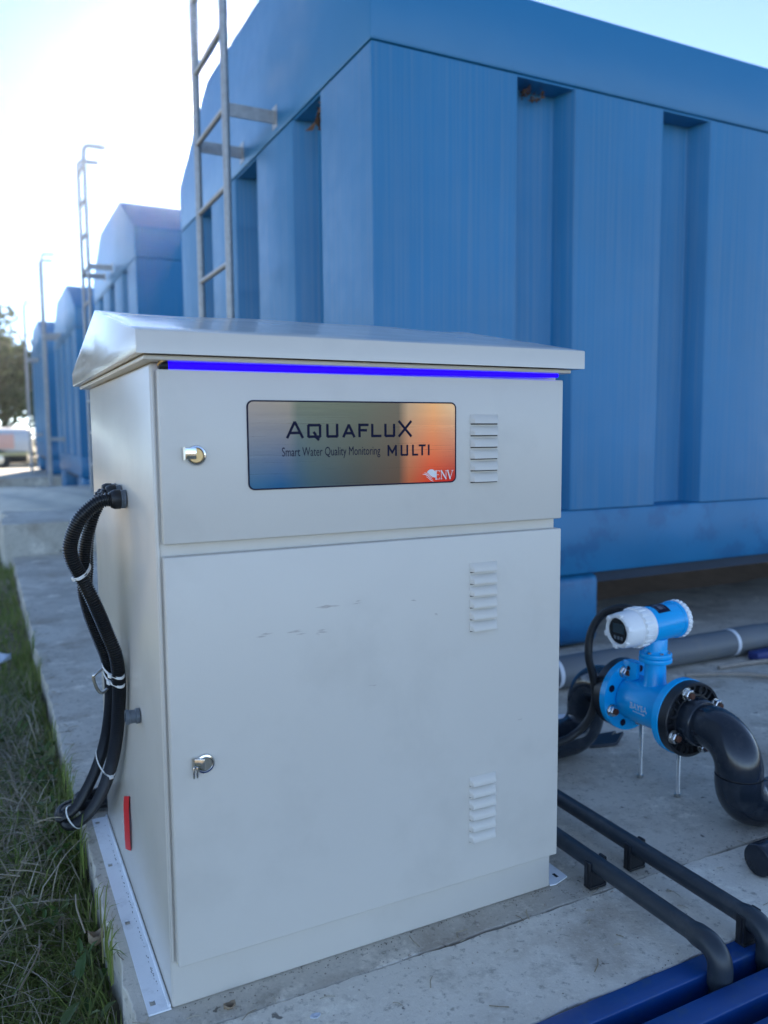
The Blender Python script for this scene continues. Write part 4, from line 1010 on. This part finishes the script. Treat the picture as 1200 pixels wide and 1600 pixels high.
blades('far_grass', 9000, reg_far, .05, .12, .0032, M['grass'], 1.0, 33, 'blurred green grass farther along the slab')
blades('side_grass', 7000, reg_side, .06, .14, .0028, M['grass'], 1.0, 36, 'green grass spreading out to the left of the slab')
blades('dry_grass', 8200, reg_near, .05, .15, .0014, M['straw'], 1.6, 34, 'dry straw tangled in the grass by the slab', flat=.75)
blades('dry_tuft', 1800, lambda r: (SX-.03-abs(r.gauss(0, .3)), 1.1+r.gauss(0, .35)), .06, .17, .0017, M['straw'], 1.7, 37, 'patch of dead pale straw beside the middle of the slab', flat=.8, zoff=.02)
# straw stems lying across the top
rng = random.Random(41); m = MB()
for k in range(90):
    x, y = SX-.02-abs(rng.gauss(0, .2)), rng.uniform(-.35, 1.6); z = ground_z(x, y)+rng.uniform(.02, .075); a = rng.random()*6.283; L_ = rng.uniform(.04, .13)
    d = Vector((math.cos(a), math.sin(a), rng.uniform(-.25, .35)))
    q = [Vector((x, y, z)), Vector((x, y, z))+d*L_*.5+Vector((rng.gauss(0, .008), rng.gauss(0, .008), .006)), Vector((x, y, z))+d*L_]
    if max(p.x for p in q) > SX-.006: continue
    m.tube(catmull(q, 3), rng.uniform(.0008, .0018), 5)
tag(obj('straw_stems', m, M['straw'], smooth=False), 'broken straw stems lying over the grass', 'straw', kind='stuff')
# broad leaved weeds
rng = random.Random(51); V = []; F = []
for k in range(70):
    x, y = SX-.01-abs(rng.gauss(0, .16)), rng.uniform(-.3, 1.5); z = ground_z(x, y)
    for j in range(rng.randint(3, 7)):
        a = rng.random()*6.283; el = rng.uniform(.3, 1.2); L_ = rng.uniform(.018, .045); b0 = Vector((x, y, z+rng.uniform(.02, .075)))+Vector((rng.gauss(0, .015), rng.gauss(0, .015), 0))
        d = Vector((math.cos(a)*math.cos(el), math.sin(a)*math.cos(el), math.sin(el))); s = d.cross(Vector((0, 0, 1))).normalized()*L_*rng.uniform(.16, .28); nrm = s.cross(d).normalized()*L_*.1
        pts = [b0, b0+d*L_*.3-s*.8+nrm, b0+d*L_*.3+s*.8+nrm, b0+d*L_*.35, b0+d*L_*.7-s*.7+nrm*.3, b0+d*L_*.7+s*.7+nrm*.3, b0+d*L_*.72-nrm*.6, b0+d*L_-nrm*2]
        if max(p.x for p in pts) > SX-.004 and min(p.z for p in pts) < .004: continue
        b = len(V); V += pts; F += [(b, b+3, b+1), (b, b+2, b+3), (b+1, b+3, b+6, b+4), (b+3, b+2, b+5, b+6), (b+4, b+6, b+7), (b+6, b+5, b+7)]
me = bpy.data.meshes.new('weeds'); me.from_pydata(V, [], F); me.materials.append(M['weed']); o = bpy.data.objects.new('weeds', me); COL.objects.link(o)
tag(o, 'small broad leaved weeds among the grass by the slab', 'weeds', kind='stuff')
# dirt and grit gathered against the cabinet foot and the pipe clips; clippings blown over the slab rim
m = MB(); rng = random.Random(77)
for k in range(300):
    q = rng.random()
    if q < .55: x, y = rng.uniform(.0, .73), .0185-abs(rng.gauss(0, .007))
    elif q < .8: x, y = rng.uniform(.5, 2.4), SY0+abs(rng.gauss(0, .016))
    else: x, y = rng.choice((.785, .897))+rng.gauss(0, .024), rng.gauss(-.01, .022)
    s = rng.uniform(.0005, .0018); a = rng.random()*6.3; p0 = Vector((x, y, .0007))
    vs = [p0+Vector((math.cos(a+w_)*s*rng.uniform(.6, 1.4), math.sin(a+w_)*s*rng.uniform(.6, 1.4), 0)) for w_ in (0, 2.1, 4.2)]+[p0+Vector((0, 0, s*.6))]
    m.add(vs, [(0, 1, 3), (1, 2, 3), (2, 0, 3)])
tag(obj('gathered_dirt', m, M['bark'], smooth=False), 'dark dirt gathered along the cabinet foot and beam edge', 'dirt', kind='stuff')
m = MB(); rng = random.Random(78)
for k in range(150):
    if rng.random() < .6: x, y = SX+.004+abs(rng.gauss(0, .02)), rng.uniform(-.24, 2.6)
    else: x, y = rng.uniform(.0, 1.5), rng.uniform(-.24, -.01)
    if -.034 < x < .76 and .016 < y < .705: continue
    a = rng.random()*6.3; L_ = rng.uniform(.008, .035); d = Vector((math.cos(a), math.sin(a), 0)); p0 = Vector((x, y, .0018))
    if (p0+d*L_).y > .016 and -.036 < (p0+d*L_).x < .76 and (p0+d*L_).y < .71: continue
    m.tube([p0, p0+d*L_*.5+Vector((-d.y, d.x, .6))*L_*.08, p0+d*L_], rng.uniform(.0005, .0009), 4)
tag(obj('clippings', m, M['straw'], smooth=False), 'bits of dry straw blown over the slab rim', 'straw', kind='stuff')
# grass leaning over the rim of the slab
rng = random.Random(79); V = []; F = []
tuft = [rng.uniform(-.3, 3.0) for _ in range(17)]
for k in range(110):
    y = rng.choice(tuft)+rng.gauss(0, .022); x = SX-.006-.012*rng.random(); z = -.05+.03*rng.random(); d = Vector((rng.uniform(.1, .8), rng.gauss(0, .5), 0)); L_ = rng.uniform(.05, .125)
    s = Vector((-d.y, d.x, 0)).normalized()*.0014
    pts = [Vector((x, y, z)), Vector((x, y, z))+Vector((0, 0, L_*.55)), Vector((x, y, z))+d*L_*.28+Vector((0, 0, L_*.85)), Vector((x, y, z))+d*L_*.6+Vector((0, 0, L_*.88))]
    if pts[1].z < .012: pts[1].z = .012
    if pts[2].z < .015: pts[2].z = .016
    pts[3].z = max(pts[3].z, .006)
    if pts[3].x > -.036 and .0 < y < .72: continue
    b = len(V); V += [pts[0]-s, pts[0]+s, pts[1]-s, pts[1]+s, pts[2]-s*.7, pts[2]+s*.7, pts[3]]
    F += [(b, b+1, b+3, b+2), (b+2, b+3, b+5, b+4), (b+4, b+5, b+6)]
me = bpy.data.meshes.new('rim_grass'); me.from_pydata(V, [], F); me.materials.append(M['grass']); o = bpy.data.objects.new('rim_grass', me); COL.objects.link(o)
tag(o, 'grass blades leaning over the slab rim', 'grass', kind='stuff')
